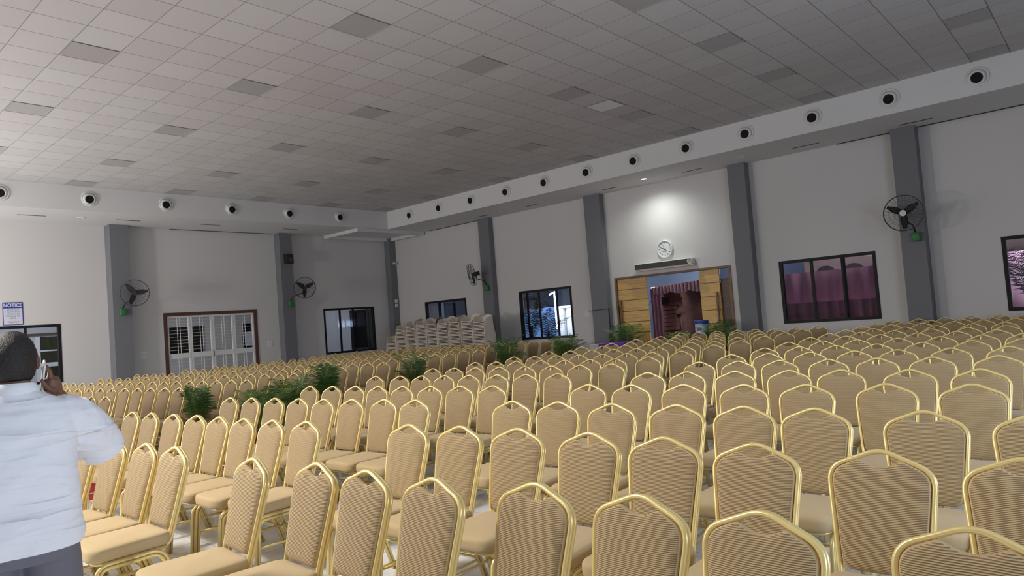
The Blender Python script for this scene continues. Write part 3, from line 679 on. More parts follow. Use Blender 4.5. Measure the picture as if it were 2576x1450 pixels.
CHAIR_ROWS={'R':[[(-3.47,1.80),(-2.98,1.87),(-2.58,1.87),(-2.16,1.89),(-1.71,2.00),(-1.27,2.02),(-0.85,2.01),(-0.34,2.10)],
[(-3.49,2.87),(-3.07,2.92),(-2.64,2.96),(-2.15,2.97),(-1.71,2.97),(-1.26,2.96),(-0.77,2.98),(-0.31,3.00)],
[(-3.55,3.94),(-3.13,3.97),(-2.66,3.96),(-2.19,3.99),(-1.75,4.00),(-1.34,4.00),(-0.81,4.01),(-0.34,4.03)],
[(-3.59,5.00),(-3.15,5.00),(-2.69,5.04),(-2.20,5.06),(-1.75,5.08),(-1.25,5.15),(-0.76,5.15)],
[(-3.57,5.98),(-3.17,6.03),(-2.70,6.04),(-2.23,6.09),(-1.81,6.10),(-1.30,6.08),(-0.84,6.08)],
[(-3.56,7.07),(-3.12,7.09),(-2.69,7.11),(-2.22,7.13),(-1.79,7.15),(-1.34,7.17),(-0.85,7.19)],
[(-3.61,8.02),(-3.17,8.05),(-2.71,8.09),(-2.25,8.12),(-1.83,8.14),(-1.36,8.18),(-0.88,8.21)],
[(-3.58,8.98),(-3.15,9.03),(-2.72,9.07),(-2.27,9.12),(-1.80,9.16),(-1.32,9.21),(-0.86,9.26)],
[(-3.65,10.05),(-3.19,10.07),(-2.75,10.09),(-2.26,10.11),(-1.78,10.13),(-1.34,10.15),(-0.93,10.17)],
[(-3.66,11.01),(-3.16,11.05),(-2.70,11.08),(-2.23,11.12),(-1.76,11.15),(-1.31,11.18),(-0.85,11.22)],
[(-3.68,11.98),(-3.20,12.01),(-2.73,12.04),(-2.23,12.08),(-1.77,12.11),(-1.30,12.14)],
[(-3.70,12.96),(-3.27,13.01),(-2.80,13.06),(-2.35,13.11),(-1.85,13.17),(-1.43,13.22)],
[(-3.73,14.12),(-3.25,14.18),(-2.76,14.25),(-2.29,14.31),(-1.86,14.36),(-1.41,14.42)],
[(-3.72,15.18),(-3.25,15.20),(-2.80,15.22),(-2.31,15.24),(-1.85,15.26),(-1.40,15.27)],
[(-3.70,16.32),(-3.23,16.34),(-2.75,16.36),(-2.31,16.38),(-1.84,16.40),(-1.38,16.42)]],
'M':[[(-5.62,1.68),(-5.22,1.73),(-4.81,1.77),(-4.41,1.79)],
[(-7.35,2.59),(-6.94,2.61),(-6.49,2.63),(-6.09,2.66),(-5.69,2.67),(-5.29,2.68),(-4.88,2.70),(-4.48,2.74)],
[(-7.43,3.62),(-7.01,3.65),(-6.61,3.69),(-6.20,3.72),(-5.79,3.74),(-5.39,3.78),(-4.99,3.84),(-4.59,3.86)],
[(-7.47,4.64),(-7.04,4.67),(-6.63,4.70),(-6.23,4.72),(-5.83,4.74),(-5.42,4.77),(-5.02,4.81),(-4.62,4.86)],
[(-7.61,5.73),(-7.13,5.76),(-6.73,5.78),(-6.33,5.81),(-5.92,5.83),(-5.49,5.86),(-5.07,5.88),(-4.67,5.95)],
[(-7.60,6.75),(-7.18,6.78),(-6.77,6.80),(-6.35,6.83),(-5.92,6.86),(-5.50,6.89),(-5.08,6.92),(-4.68,7.02)],
[(-7.66,7.69),(-7.23,7.71),(-6.83,7.73),(-6.38,7.75),(-5.95,7.76),(-5.53,7.78),(-5.13,7.79),(-4.72,7.95)],
[(-7.69,8.64),(-7.25,8.66),(-6.81,8.68),(-6.39,8.70),(-5.95,8.71),(-5.54,8.73),(-5.12,8.75),(-4.72,8.86)],
[(-7.81,9.73),(-7.34,9.75),(-6.89,9.77),(-6.46,9.79),(-6.03,9.81),(-5.63,9.82),(-5.17,9.84),(-4.77,10.00)],
[(-7.87,10.82),(-7.39,10.84),(-6.91,10.86),(-6.48,10.88),(-6.07,10.89),(-5.62,10.91),(-5.18,10.90),(-4.75,10.93)],
[(-7.79,11.73),(-7.38,11.78),(-6.95,11.83),(-6.52,11.88),(-6.07,11.93),(-5.66,11.98),(-5.20,11.87),(-4.74,11.91)],
[(-7.87,12.80),(-7.41,12.82),(-6.97,12.84),(-6.51,12.86),(-6.07,12.87),(-5.16,12.79),(-4.72,12.84)],
[(-7.76,13.65),(-7.36,13.70),(-6.50,13.81),(-6.09,13.87),(-5.66,13.92),(-5.23,13.93),(-4.79,13.98)],
[(-7.96,15.00),(-7.51,15.02),(-7.07,15.04),(-6.59,15.06),(-6.18,15.07),(-5.74,15.09),(-5.30,15.12),(-4.85,15.13)]],
'F':[[(-11.59,3.20),(-11.18,3.24),(-10.78,3.28),(-10.38,3.33)],
[(-14.40,3.86),(-13.99,3.89),(-13.59,3.93),(-13.19,3.98),(-12.79,4.03),(-12.39,4.07),(-11.98,4.12),(-11.58,4.17),(-11.18,4.21),(-10.78,4.26),(-10.38,4.30)],
[(-17.49,4.52),(-17.08,4.55),(-16.68,4.59),(-16.28,4.63),(-15.88,4.67),(-15.48,4.71),(-15.07,4.74),(-14.67,4.78),(-14.27,4.82),(-13.87,4.86),(-13.47,4.90),(-13.06,4.95),(-12.66,4.99),(-12.26,5.04),(-11.86,5.09),(-11.46,5.13),(-11.06,5.18),(-10.65,5.22),(-10.25,5.27)],
[(-17.34,5.47),(-16.94,5.51),(-16.54,5.57),(-16.13,5.61),(-15.73,5.65),(-15.33,5.69),(-14.93,5.73),(-14.53,5.77),(-14.12,5.81),(-13.72,5.85),(-13.32,5.91),(-12.92,5.96),(-12.52,6.01),(-12.12,6.05),(-11.71,6.10),(-11.31,6.15),(-10.91,6.19),(-10.51,6.24)],
[(-17.73,6.37),(-17.33,6.41),(-16.93,6.45),(-16.53,6.48),(-16.13,6.52),(-15.72,6.57),(-15.32,6.61),(-14.92,6.65),(-14.52,6.69),(-14.12,6.73),(-13.71,6.77),(-13.31,6.82),(-12.91,6.86),(-12.51,6.92),(-12.11,6.96),(-11.71,7.02),(-11.30,7.07),(-10.90,7.12),(-10.50,7.17)],
[(-17.37,7.36),(-16.97,7.40),(-16.57,7.43),(-16.17,7.48),(-15.77,7.52),(-15.36,7.57),(-14.96,7.61),(-14.56,7.65),(-14.16,7.69),(-13.76,7.73),(-13.36,7.78),(-12.95,7.83),(-12.55,7.88),(-12.15,7.93),(-11.75,7.97),(-11.35,8.02),(-10.94,8.07),(-10.54,8.13)],
[(-17.87,8.35),(-17.47,8.39),(-17.07,8.44),(-16.67,8.48),(-16.27,8.52),(-15.86,8.56),(-15.46,8.60),(-15.06,8.64),(-14.66,8.68),(-14.26,8.72),(-13.85,8.76),(-13.45,8.82),(-13.05,8.87),(-12.65,8.92),(-12.25,8.97),(-11.84,9.01),(-11.44,9.06),(-11.04,9.10),(-10.64,9.15)],
[(-17.65,9.30),(-17.25,9.34),(-16.84,9.38),(-16.44,9.42),(-16.04,9.46),(-15.64,9.54),(-15.24,9.58),(-14.83,9.62),(-14.43,9.66),(-14.03,9.71),(-13.63,9.76),(-13.23,9.81),(-12.82,9.86),(-12.42,9.91),(-12.02,9.95),(-11.62,10.00),(-11.22,10.05),(-10.81,10.10)],
[(-17.97,10.24),(-17.42,10.31),(-17.02,10.36),(-16.61,10.41),(-16.21,10.45),(-15.81,10.50),(-15.41,10.55),(-15.01,10.60),(-14.60,10.64),(-14.20,10.70),(-13.79,10.74),(-13.37,10.80),(-12.94,10.85),(-12.54,10.90),(-12.14,10.94),(-11.74,10.99),(-11.33,11.03),(-10.91,11.09)],
[(-18.07,11.36),(-17.67,11.41),(-17.27,11.46),(-16.87,11.51),(-16.46,11.55),(-16.02,11.61),(-15.57,11.66),(-15.13,11.71),(-14.73,11.76),(-14.31,11.81),(-13.88,11.86),(-13.46,11.91),(-13.04,11.97),(-12.64,12.02),(-12.24,12.06),(-11.84,12.10)],
[(-18.31,12.29),(-17.91,12.33),(-17.51,12.38),(-17.11,12.42),(-16.70,12.47),(-16.28,12.53),(-15.78,12.59),(-15.28,12.65),(-14.79,12.71),(-14.35,12.76),(-13.92,12.81),(-13.52,12.86),(-13.12,12.91),(-12.72,12.95),(-12.31,13.00)],
[(-18.19,13.00),(-17.57,13.07),(-17.15,13.12),(-16.72,13.17),(-16.29,13.22),(-15.87,13.28),(-15.44,13.33),(-15.01,13.38),(-14.57,13.43),(-14.14,13.48),(-13.73,13.53),(-13.32,13.58),(-12.92,13.63),(-12.46,13.68),(-11.98,13.74)],
[(-17.04,13.94),(-16.63,13.98),(-16.22,14.03),(-15.80,14.08),(-15.39,14.13),(-14.98,14.18),(-14.57,14.23),(-14.17,14.28),(-13.77,14.33),(-13.36,14.38),(-12.96,14.43),(-12.56,14.48),(-12.16,14.52),(-11.76,14.57),(-11.35,14.60)]],
}

rj=random.Random(3)
NCH=0
for b,yaw0,blk,frm in (('R',.03,'outer block','narrow aisle'),('M',.0,'middle block','red carpet'),('F',.07,'far block','red carpet')):
    for ri,row in enumerate(CHAIR_ROWS[b]):
        if b=='F' and ri>=6: continue
        row=sorted(row,key=lambda p:p[0],reverse=(b=='F'))
        for ci,(x,y) in enumerate(row):
            lab='tan banquet chair with gold frame, %s from %s, %s row, %s'%(ORD[ci+1],frm,ORD[ri+1],blk)
            near=(b=='R' and ri<5) or (b=='M' and ri<4) or (b=='F' and ri<2)
            chair(x,y,(-.06 if b=='R' and ri==0 else yaw0)+rj.uniform(-.03,.03),lab,'gold banquet chairs of the %s'%blk,near); NCH+=1
# the rest of the far block: beyond the three hundred largest, one object
rest=[(x,y) for row in CHAIR_ROWS['F'][6:] for x,y in row]
extra=sorted(rest,key=lambda p:-p[0]+p[1])[:0]
bm=BM()
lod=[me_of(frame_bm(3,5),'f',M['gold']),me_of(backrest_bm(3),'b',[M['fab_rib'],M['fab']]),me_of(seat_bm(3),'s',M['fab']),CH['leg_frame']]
slots=[1,0,2,1]
big=BM()
for (x,y) in rest:
    yaw=.07+rj.uniform(-.03,.03); mtx=Matrix.Translation((x+math.sin(yaw)*APY,y-math.cos(yaw)*APY,0))@Matrix.Rotation(yaw,4,'Z')
    for me,mi in zip(lod,slots):
        n0=len(big.verts); f0=len(big.faces); big.from_mesh(me); big.verts.ensure_lookup_table(); big.faces.ensure_lookup_table()
        for v in big.verts[n0:]: v.co=mtx@v.co
        for f in big.faces[f0:]: f.material_index=2 if (mi==0 and f.material_index==1) else mi
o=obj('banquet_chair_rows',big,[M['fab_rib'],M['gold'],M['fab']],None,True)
tag(o,'packed back rows of tan banquet chairs beyond the red carpet, far block','chair',None,'stuff')

# ------------------------------------------------------------------ stacked plastic chairs
def plastic_chair_bm():
    bm=BM(); W=.23
    # seat shell
    prof=[(-.22,.405),(-.215,.425),(-.10,.418),(.05,.412),(.17,.425)]; rows=[]
    for y,z in prof: rows.append([bm.verts.new((u*W*(1-.12*(y+.22)/.4),y,z+(.012*abs(u)**2))) for u in (-1,-.6,0,.6,1)])
    # back rises from the seat rear, rounded top
    for k,(y,z,w) in enumerate(((.20,.45,.86),(.225,.50,.85),(.25,.585,.80),(.262,.625,.66),(.268,.645,.40))): rows.append([bm.verts.new((u*W*w,y-.02*abs(u),z-.02*abs(u)*(k>2))) for u in (-1,-.6,0,.6,1)])
    for i in range(len(rows)-1): bridge(bm,rows[i],rows[i+1],closed=False)
    bmesh.ops.solidify(bm,geom=bm.faces[:],thickness=-.008)
    box(bm,-.20,.20,-.232,-.214,.402,.424)
    for s in (-1,1):
        # legs : angled tapered
        for (y0,y1) in ((-.19,-.235),(.17,.235)):
            a=[Vector((s*.21,y0,.42)),Vector((s*.245,y1,0))]; sweep(bm,a,[(-.024,-.007),(.024,-.007),(.024,.007),(-.024,.007)],up=(0,1,0))
        # arm
        arm=[(s*.225,-.17,.40),(s*.255,-.13,.50),(s*.262,-.06,.535),(s*.258,.10,.545),(s*.19,.235,.56)]
        sweep(bm,arm,[(-.006,-.024),(.006,-.024),(.006,.024),(-.006,.024)],up=(0,0,1) if False else (s,0,0))
    fixn(bm); return bm
PC=me_of(plastic_chair_bm(),'stacking_chair',M['cream'],False)
STK=[(-18.95,1.39),(-18.40,1.74),(-17.86,1.84),(-17.33,1.84),(-16.81,1.85),(-16.29,1.845),(-15.75,1.84),(-15.19,1.85),(-14.68,1.80)]
for si,(x,top) in enumerate(STK):
    n=int(round((top-.645)/.0455))+1
    for k in range(n):
        o=bpy.data.objects.new('stacking_chair',PC); COL.objects.link(o); o.location=(x+rj.uniform(-.006,.006),15.22-k*.002,k*.0455); o.rotation_euler=(0,0,.05+rj.uniform(-.02,.02))
        r=n-k
        tag(o,'beige plastic chair, %s from top, %s stack from the corner'%('top' if r==0 else ORD[r],ORD[si+1]),'chair','stacked beige plastic chairs')
o=bpy.data.objects.new('plastic_chair',me_of(plastic_chair_bm(),'plastic_chair',M['whitepl'],False)); COL.objects.link(o); o.location=(-6.88,15.95,0.0); o.rotation_euler=(0,0,.1)
o.scale=(1,1,1.32); tag(o,'single white plastic chair by the column after the entrance door','chair')

# ------------------------------------------------------------------ potted palms
def palm_bm(seed,h,spread,nf=15,nl=15,tight=1.,lw=.011):
    r=random.Random(seed); bm=BM()
    for f in range(nf):
        az=2*PI*f/nf*2.4+r.uniform(-.3,.3); H=h*r.uniform(.62,1.0); S=spread*r.uniform(.35,1.)
        d=Vector((math.cos(az),math.sin(az),0)); base=d*.03*r.random()+Vector((0,0,.28)); pts=[]
        for k in range(13):
            t=k/12; pts.append(base+d*(S*t**1.6)+Vector((0,0,(H-.28)*(1.25*t-.32*t**3.2))))
        n0=len(bm.faces); sweep(bm,pts,circ(.006,4),scale=[1-.8*k/12 for k in range(13)])
        mi=0 if r.random()<.6 else 1
        for k in range(nl):
            t=.28+.72*k/(nl-1); i=min(11,int(t*12)); p=pts[i].lerp(pts[i+1],t*12-i); tg=(pts[i+1]-pts[i]).normalized()
            side=tg.cross(Vector((0,0,1))); 
            if side.length<.1: side=Vector((-d.y,d.x,0))
            side.normalize(); ln=(.20*math.sin(PI*(.15+.8*(k/(nl-1))))+.05)*tight
            for s in (-1,1):
                dr=(side*s+tg*.75+Vector((0,0,r.uniform(-.25,.15)))).normalized(); tip=p+dr*ln+Vector((0,0,-.25*ln)); mid=p+dr*ln*.45+Vector((0,0,.01)); wv=tg*lw
                v=[bm.verts.new(q) for q in (p,mid+wv,tip,mid-wv)]; bm.faces.new(v)
        bm.faces.ensure_lookup_table()
        for q in bm.faces[n0:]: q.material_index=mi
    return bm
PALM=[]
for s,(h,sp) in enumerate(((1.12,.26),(1.05,.46),(1.3,.5))):
    o=obj('fronds',palm_bm(11+s,h,sp,(28,24,20)[s],(20,20,20)[s],(.9,.9,1.)[s],.0065),[M['leaf'],M['leafl']]); PALM.append(o.data); bpy.data.objects.remove(o)
bm=BM(); lathe(bm,[(.0005,0),(.11,0),(.15,.27),(.165,.27),(.165,.30),(.14,.30),(.135,.27),(.0005,.27)],20); fixn(bm); POT=me_of(bm,'pot',M['pot'])
def palm(x,y,k,rz,sc,label):
    t=thing('potted_palm',label,'plant',(x,y,0.009),rz,'potted palms in the hall and at the entrance'); t.scale=(sc,sc,sc)
    for nm,me in (('fronds',PALM[k]),('pot',POT)):
        o=bpy.data.objects.new(nm,me); COL.objects.link(o); o.parent=t
palm(-10.12,4.42,0,.3,.88,'bright green potted palm at the front of the aisle')
palm(-9.10,4.85,1,1.2,.88,'broad potted palm beside the front aisle palm, behind the middle block')
palm(-9.75,5.75,1,2.6,.93,'broad potted palm, third along the red carpet from the front')
palm(-10.15,6.62,0,4.0,.98,'narrow potted palm, fourth along the red carpet from the front')
palm(-10.35,8.65,2,.9,.86,'arching potted palm, fifth along the red carpet from the front')
palm(-10.55,11.6,2,2.9,.96,'dark arching potted palm in front of the column beside stacked chairs')
palm(-10.75,14.0,1,5.1,1.08,'dark potted palm below the palm-view window')
palm(-10.25,16.2,1,3.3,1.2,'bushy potted palm in front of the left wooden door leaf')
palm(-7.48,15.95,1,.4,1.14,'potted palm at the foot of the right wooden door leaf')

# ------------------------------------------------------------------ table, stand, drum near the entrance
t=thing('cloth_table','small table with purple cloth and white side near the entrance','table',(-9.62,14.62,0))
bm=rbox(-.55,.45,-.30,.30,.74,.77,.005); obj('tabletop',bm,M['white'],t)
bm=BM(); box(bm,-.27,.46,-.31,.31,.77,.785); box(bm,-.27,.46,-.32,-.31,.66,.785); box(bm,.455,.465,-.31,.31,.5,.785); obj('purple_cloth',bm,M['purple'],t)
bm=BM(); box(bm,-.55,-.27,-.315,-.305,.28,.765); box(bm,-.56,-.55,-.31,.31,.28,.765); obj('white_skirt',bm,M['whitecloth'],t)
for sx,sy in ((-.5,-.26),(.4,-.26),(-.5,.26),(.4,.26)):
    bm=BM(); tube(bm,[(sx,sy,0),(sx,sy,.74)],.015,8); obj('leg',bm,M['darkmetal'],t)
t=thing('pole_stand','black pole stand with thin top bar beside the door column','stand',(-10.93,16.45,0))
bm=BM(); tube(bm,[(0,0,.02),(0,0,1.66)],.018,8); obj('pole',bm,M['black'],t)
bm=BM(); tube(bm,[(-.72,-.02,1.63),(.02,0,1.66)],.009,6); obj('top_bar',bm,M['black'],t)
bm=rbox(-.04,.05,-.06,.05,.62,.95,.01); obj('control_box',bm,M['black'],t)
bm=BM()
for a in (0,2.1,4.2): tube(bm,[(0,0,.25),(.22*math.cos(a),.22*math.sin(a),.012)],.012,6)
obj('tripod_feet',bm,M['black'],t)
t=thing('water_drum','blue and white water drum on a small stool beside the open doorway','drum',(-7.92,16.0,.80))
bm=BM(); lathe(bm,[(.0005,0),(.155,0),(.165,.02),(.165,.30),(.16,.32)],28); fixn(bm); obj('body',bm,M['drumlabel'],t,True)
bm=BM(); lathe(bm,[(.172,.29),(.172,.37),(.165,.38),(.0005,.385)],28); fixn(bm); obj('lid',bm,M['drumblue'],t,True)
bm=BM(); lathe(bm,[(.167,.0),(.168,.05)],28); obj('base_band',bm,M['drumblue'],t,True)
bm=BM(); box(bm,-.06,.05,-.1685,-.160,.13,.19); obj('label_mark',bm,M['drumblue'],t)
t=thing('stool','dark stool carrying the blue water drum','stool',(-7.92,16.0,0))
bm=rbox(-.18,.18,-.18,.18,.77,.80,.006); obj('seat',bm,M['black'],t)
for sx in (-.15,.15):
    for sy in (-.15,.15):
        bm=BM(); tube(bm,[(sx*1.1,sy*1.1,0),(sx,sy,.77)],.014,6); obj('leg',bm,M['darkmetal'],t)

def palm_bm_data(seed,h,spread):
    o=obj('fronds',palm_bm(seed,h,spread,18,20,1.7),[M['leaf_silhouette'],M['leaf_silhouette'] if seed!=42 else M['leaf']]); me=o.data; bpy.data.objects.remove(o); return me

# ------------------------------------------------------------------ outdoors and the corridor
bm=BM(); box(bm,-26,6,YB+.2,27,-.12,0); struct(obj('ground',bm,M['outdark']),'dark ground outside the clock wall','ground')
bm=BM(); box(bm,-24.5,XA-.2,0,19.4,-.12,0); struct(obj('corridor_floor',bm,M['floor']),'pale floor of the side corridor behind the notice wall','floor')
bm=wall_open('y',-24.2,-.2,0,19.4,0,3.2,[(6.02,7.5,.6,2.10),(9.72,10.97,1.23,2.16),(12.32,12.75,1.1,2.18),(17.05,18.15,.8,2.46)]); struct(obj('corridor_wall',bm,M['corridor']),'grey wall of the side corridor seen through the barred door')
bm=BM(); box(bm,-24.5,XA-.2,0,19.4,3.2,3.3); struct(obj('corridor_ceiling',bm,M['corridor']),'corridor ceiling behind the notice wall','ceiling')
bm=BM(); box(bm,-24.5,XA-.2,19.4,19.6,0,3.3); struct(obj('corridor_end_wall',bm,M['corridor']),'end wall of the side corridor')
def curtain(nm,label,x0,y0,x1,y1,z0,z1,mat,waves,amp,cat='curtain',base=0.):
    bm=BM(); n=waves*6; lo=[];hi=[]; d=Vector((x1-x0,y1-y0,0)); q=Vector((-d.y,d.x,0)).normalized(); r=random.Random(len(label))
    for i in range(n+1):
        t=i/n; p=Vector((x0,y0,0))+d*t+q*(amp*math.sin(t*waves*2*PI)+amp*.5*math.sin(t*waves*3.7+1)); dz=r.uniform(-1,1)*base
        lo.append(bm.verts.new(p+Vector((0,0,z0+dz)))); hi.append(bm.verts.new(p+Vector((0,0,z1))))
    bridge(bm,lo,hi,closed=False); bmesh.ops.solidify(bm,geom=bm.faces[:],thickness=.006); o=obj(nm,bm,mat,None,True)
    return tag(o,label,cat)
curtain('olive_curtain','olive curtain hanging in the corridor opening behind the black left window',-24.28,6.0,-24.28,7.5,1.32,2.1,M['olive'],9,.02)
bm=BM(); box(bm,-24.2,-24.17,5.9,6.02,.0,2.12); box(bm,-24.2,-24.17,6.52,6.60,.0,2.12); box(bm,-24.2,-24.17,6.02,6.52,1.2,1.32); box(bm,-24.2,-24.17,6.02,6.52,1.66,1.70); tag(obj('corridor_door',bm,M['white']),'white panelled corridor door with olive panes behind the left window','door')
bm=BM(); box(bm,-24.19,-24.15,5.6,7.9,2.14,2.21); tag(obj('curtain_rail',bm,M['brownframe']),'brown curtain rail above the olive corridor curtain','rail')
curtain('olive_curtain','dark olive curtain in the corridor window behind the barred door',-24.34,9.7,-24.34,11.0,1.2,2.16,M['outdark'],9,.02)
bm=BM(); box(bm,-24.4,-24.38,5.9,7.6,.5,2.2); box(bm,-24.4,-24.38,9.6,11.1,1.1,2.3); box(bm,-24.4,-24.38,12.2,12.9,1.0,2.3); box(bm,-24.4,-24.38,16.9,18.3,.7,2.6); struct(obj('corridor_backing',bm,M['hole']),'dark rooms behind the corridor openings')
t=thing('paper_poster','lilac paper poster seen through the barred door','poster',(-24.21,12.55,1.33))
bm=rbox(-.008,.0,-.13,.16,0,.52,.003); obj('sheet',bm,M['signwhite'],t)
t=thing('corridor_window','dark framed corridor window seen through the black sliding window','window',(-24.2,17.6,.8))
bm=BM(); box(bm,-.05,.03,-.55,-.43,0,1.66); box(bm,-.05,.03,.45,.55,0,1.66); box(bm,-.05,.03,-.43,.45,1.58,1.66); box(bm,-.05,.03,-.43,.45,0,.08); obj('frame',bm,M['blackframe'],t)
bm=BM(); box(bm,-.02,-.015,-.43,.45,.08,1.58); obj('pane',bm,M['darkglass'],t)
# mauve drapes and arched facade outside the dark window
def facade():
    t=thing('arched_facade','dark outdoor facade with arched openings seen through the mauve window','building',(0,0,0))
    bm=wall_open('x',21.0,.2,-6.98,3.0,1.5,4.2,[]); obj('facade_wall',bm,M['outdark'],t)
    for x in (-6.38,-5.62,-4.9):
        bm=BM(); p=[(x+.26*math.cos(a),20.985,2.22+.2*math.sin(a)) for a in [PI*i/12 for i in range(13)]]
        lo=[bm.verts.new(q) for q in p]; hi=[bm.verts.new((q[0],20.97,q[2])) for q in p]; bm.faces.new(lo); bm.faces.new(hi[::-1]); bridge(bm,lo,hi); fixn(bm); obj('arch_opening',bm,M['hole'],t)
facade()
curtain('mauve_drape','mauve drape hung outside, seen through the dark three-pane window',-9.2,20.6,-3.35,20.6,.95,2.27,M['pink'],14,.05)
curtain('mauve_drape','lower mauve cloth tied along the ground outside the dark window',-9.0,20.0,-3.3,20.0,0,1.40,M['pink'],20,.04)
curtain('pink_cloth','bright pink cloth screen outside the right-hand end window',-3.0,19.6,1.2,19.6,.0,2.25,M['pinkbright'],6,.02)
t=thing('outdoor_palm','dark palm outside the window at the right end','tree',(-1.45,18.3,.55))
o=bpy.data.objects.new('fronds',palm_bm_data(31,2.2,1.0)); COL.objects.link(o); o.parent=t
bm=BM(); tube(bm,[(0,0,-.55),(0,0,1.3)],.05,8); obj('trunk',bm,M['outdark'],t,True)
# blue wall, lit white structure and palms outside the palm-view window
bm=BM(); box(bm,-24,-15.4,22.4,22.6,0,1.95); tag(obj('boundary_wall',bm,M['skyblue']),'pale blue boundary wall outside the palm-view window','wall',kind='structure')
t=thing('white_pavilion','bright white lit pavilion outside the palm-view window','building',(-16.75,21.2,0))
for x in (.35,.72,1.08,1.42):
    bm=BM(); box(bm,x,x+.22,0,.12,0,1.85); obj('post',bm,M['white'],t)
bm=BM(); box(bm,.2,1.75,-.05,.25,1.85,1.93); obj('beam',bm,M['white'],t)
bm=BM(); box(bm,.3,1.7,.2,.24,0,1.85); obj('back_panel',bm,M['whitecloth'],t)
bm=BM(); tube(bm,[(.25,-.06,1.05),(.25,-.06,2.5)],.03,8); obj('tube_lamp',bm,M['tube'],t)
bm=BM(); tube(bm,[(.28,-.06,2.5),(.0,-.06,2.42)],.03,8); obj('lamp_arm',bm,M['tube'],t)
for k,(x,y,s,lab) in enumerate(((-15.9,18.9,1.0,'dark palm outside, between the second and third pane of the palm-view window'),(-17.6,19.6,.62,'small green palm outside the first pane of the palm-view window'),(-14.9,18.6,.8,'palm outside the last pane of the palm-view window'))):
    t=thing('outdoor_palm',lab,'tree',(x,y,0)); t.scale=(s,s,s)
    o=bpy.data.objects.new('fronds',palm_bm_data(41+k,2.9,1.1)); COL.objects.link(o); o.parent=t
    bm=BM(); tube(bm,[(0,0,0),(0,0,1.3)],.05,8); obj('trunk',bm,M['outdark'],t,True)
# flat coloured slab outside that stands in for the sky
bm=BM(); box(bm,-30,8,26.4,26.6,0,7); struct(obj('sky_backdrop',bm,M['skydrop']),'tall pale backdrop standing in for the sky outside the entrance')
# entrance porch : pink valance, hanging cloth, stone pier, lamp
t=thing('pink_canopy','pink canopy with wavy valance outside the entrance','canopy',(0,0,0))
def wavy(x0,x1,y,z0,z1,mat,waves,amp,drop,nm):
    bm=BM(); n=waves*8; A=[];B=[]
    for i in range(n+1):
        s=i/n; x=x0+(x1-x0)*s; yy=y+amp*math.sin(2*PI*waves*s); A.append(bm.verts.new((x,yy,z0-drop*abs(math.sin(PI*3*s))))); B.append(bm.verts.new((x,yy,z1+.12*s)))
    bridge(bm,A,B,closed=False); bmesh.ops.solidify(bm,geom=bm.faces[:],thickness=.006); obj(nm,bm,mat,t,True)
wavy(-11.5,-9.5,19.9,2.06,2.24,M['pink'],16,.03,.07,'valance')
wavy(-11.58,-11.20,19.95,.0,2.2,M['pink'],3,.05,.0,'side_drape')
bm=BM(); box(bm,-11.55,-9.3,19.95,23.0,2.22,2.26); obj('canopy_roof',bm,M['pink'],t)
t=thing('stone_porch','dark brown stone porch wall outside the entrance','building',(0,0,0))
bm=BM(); r=random.Random(5)
for k in range(16): box(bm,-11.55+r.uniform(-.03,.03),-10.98+r.uniform(-.03,.03),20.5-r.uniform(0,.07),20.9,k*.135,k*.135+.12)
box(bm,-11.52,-11.0,20.56,20.86,0,2.16); obj('stone_pier',bm,M['stone'],t)
bm=BM(); box(bm,-12.0,-8.8,22.2,22.4,0,2.22); obj('rear_wall',bm,M['stone'],t)
bm=BM(); box(bm,-11.45,-11.2,20.36,20.44,1.66,1.92); obj('niche_panel',bm,M['hole'],t)
t=thing('standing_lamp','unlit standing lamp with pale shade inside the dark porch','lamp',(-10.9,20.6,0))
bm=BM(); lathe(bm,[(.18,1.32),(.08,1.62),(.075,1.62),(.17,1.32)],20); fixn(bm); obj('lamp_shade',bm,M['stone'],t,True)
bm=BM(); tube(bm,[(0,0,.0),(0,0,1.34)],.02,8); obj('pole',bm,M['outdark'],t)
t=thing('outdoor_palm','dark palm outside the doorway above the pink canopy','tree',(-11.35,18.3,0)); t.scale=(.92,.92,.92)
o=bpy.data.objects.new('fronds',palm_bm_data(51,2.75,.8)); COL.objects.link(o); o.parent=t
bm=BM(); tube(bm,[(0,0,0),(0,0,1.3)],.05,8); obj('trunk',bm,M['outdark'],t,True)
t=thing('potted_palm','dark potted palm just outside the open doorway','plant',(-9.75,18.2,0),1.,'potted palms in the hall and at the entrance'); t.scale=(.85,.85,.85)
for nm,me in (('fronds',PALM[1]),('pot',POT)):
    o=bpy.data.objects.new(nm,me); COL.objects.link(o); o.parent=t

# ------------------------------------------------------------------ the man with the phone
def remeshed(bm,name,mat,voxel,smooth_it,parent,disp=None):
    o=obj(name,bm,mat)
    md=o.modifiers.new('r','REMESH'); md.mode='VOXEL'; md.voxel_size=voxel; md.use_smooth_shade=True
    sm=o.modifiers.new('s','SMOOTH'); sm.iterations=smooth_it; sm.factor=.5
    bpy.context.view_layer.update(); dg=bpy.context.evaluated_depsgraph_get(); me=bpy.data.meshes.new_from_object(o.evaluated_get(dg)); me.name=name
    bpy.data.objects.remove(o)
    if disp:
        nr=[v.normal.copy() for v in me.vertices]
        for v,nn in zip(me.vertices,nr): v.co=v.co+nn*disp(v.co,nn)
    for p in me.polygons: p.use_smooth=True
    if not me.materials: me.materials.append(mat)
    q=bpy.data.objects.new(name,me); COL.objects.link(q); q.parent=parent; return q
def ell_loft(bm,rings,n=28):
    R=[]
    for z,cx,cy,rx,ry in rings: R.append([bm.verts.new((cx+rx*math.copysign(abs(math.cos(2*PI*i/n))**.85,math.cos(2*PI*i/n)),cy+ry*math.copysign(abs(math.sin(2*PI*i/n))**.85,math.sin(2*PI*i/n)),z)) for i in range(n)])
    for i in range(len(R)-1): bridge(bm,R[i],R[i+1])
    bm.faces.new(R[0][::-1]); bm.faces.new(R[-1])
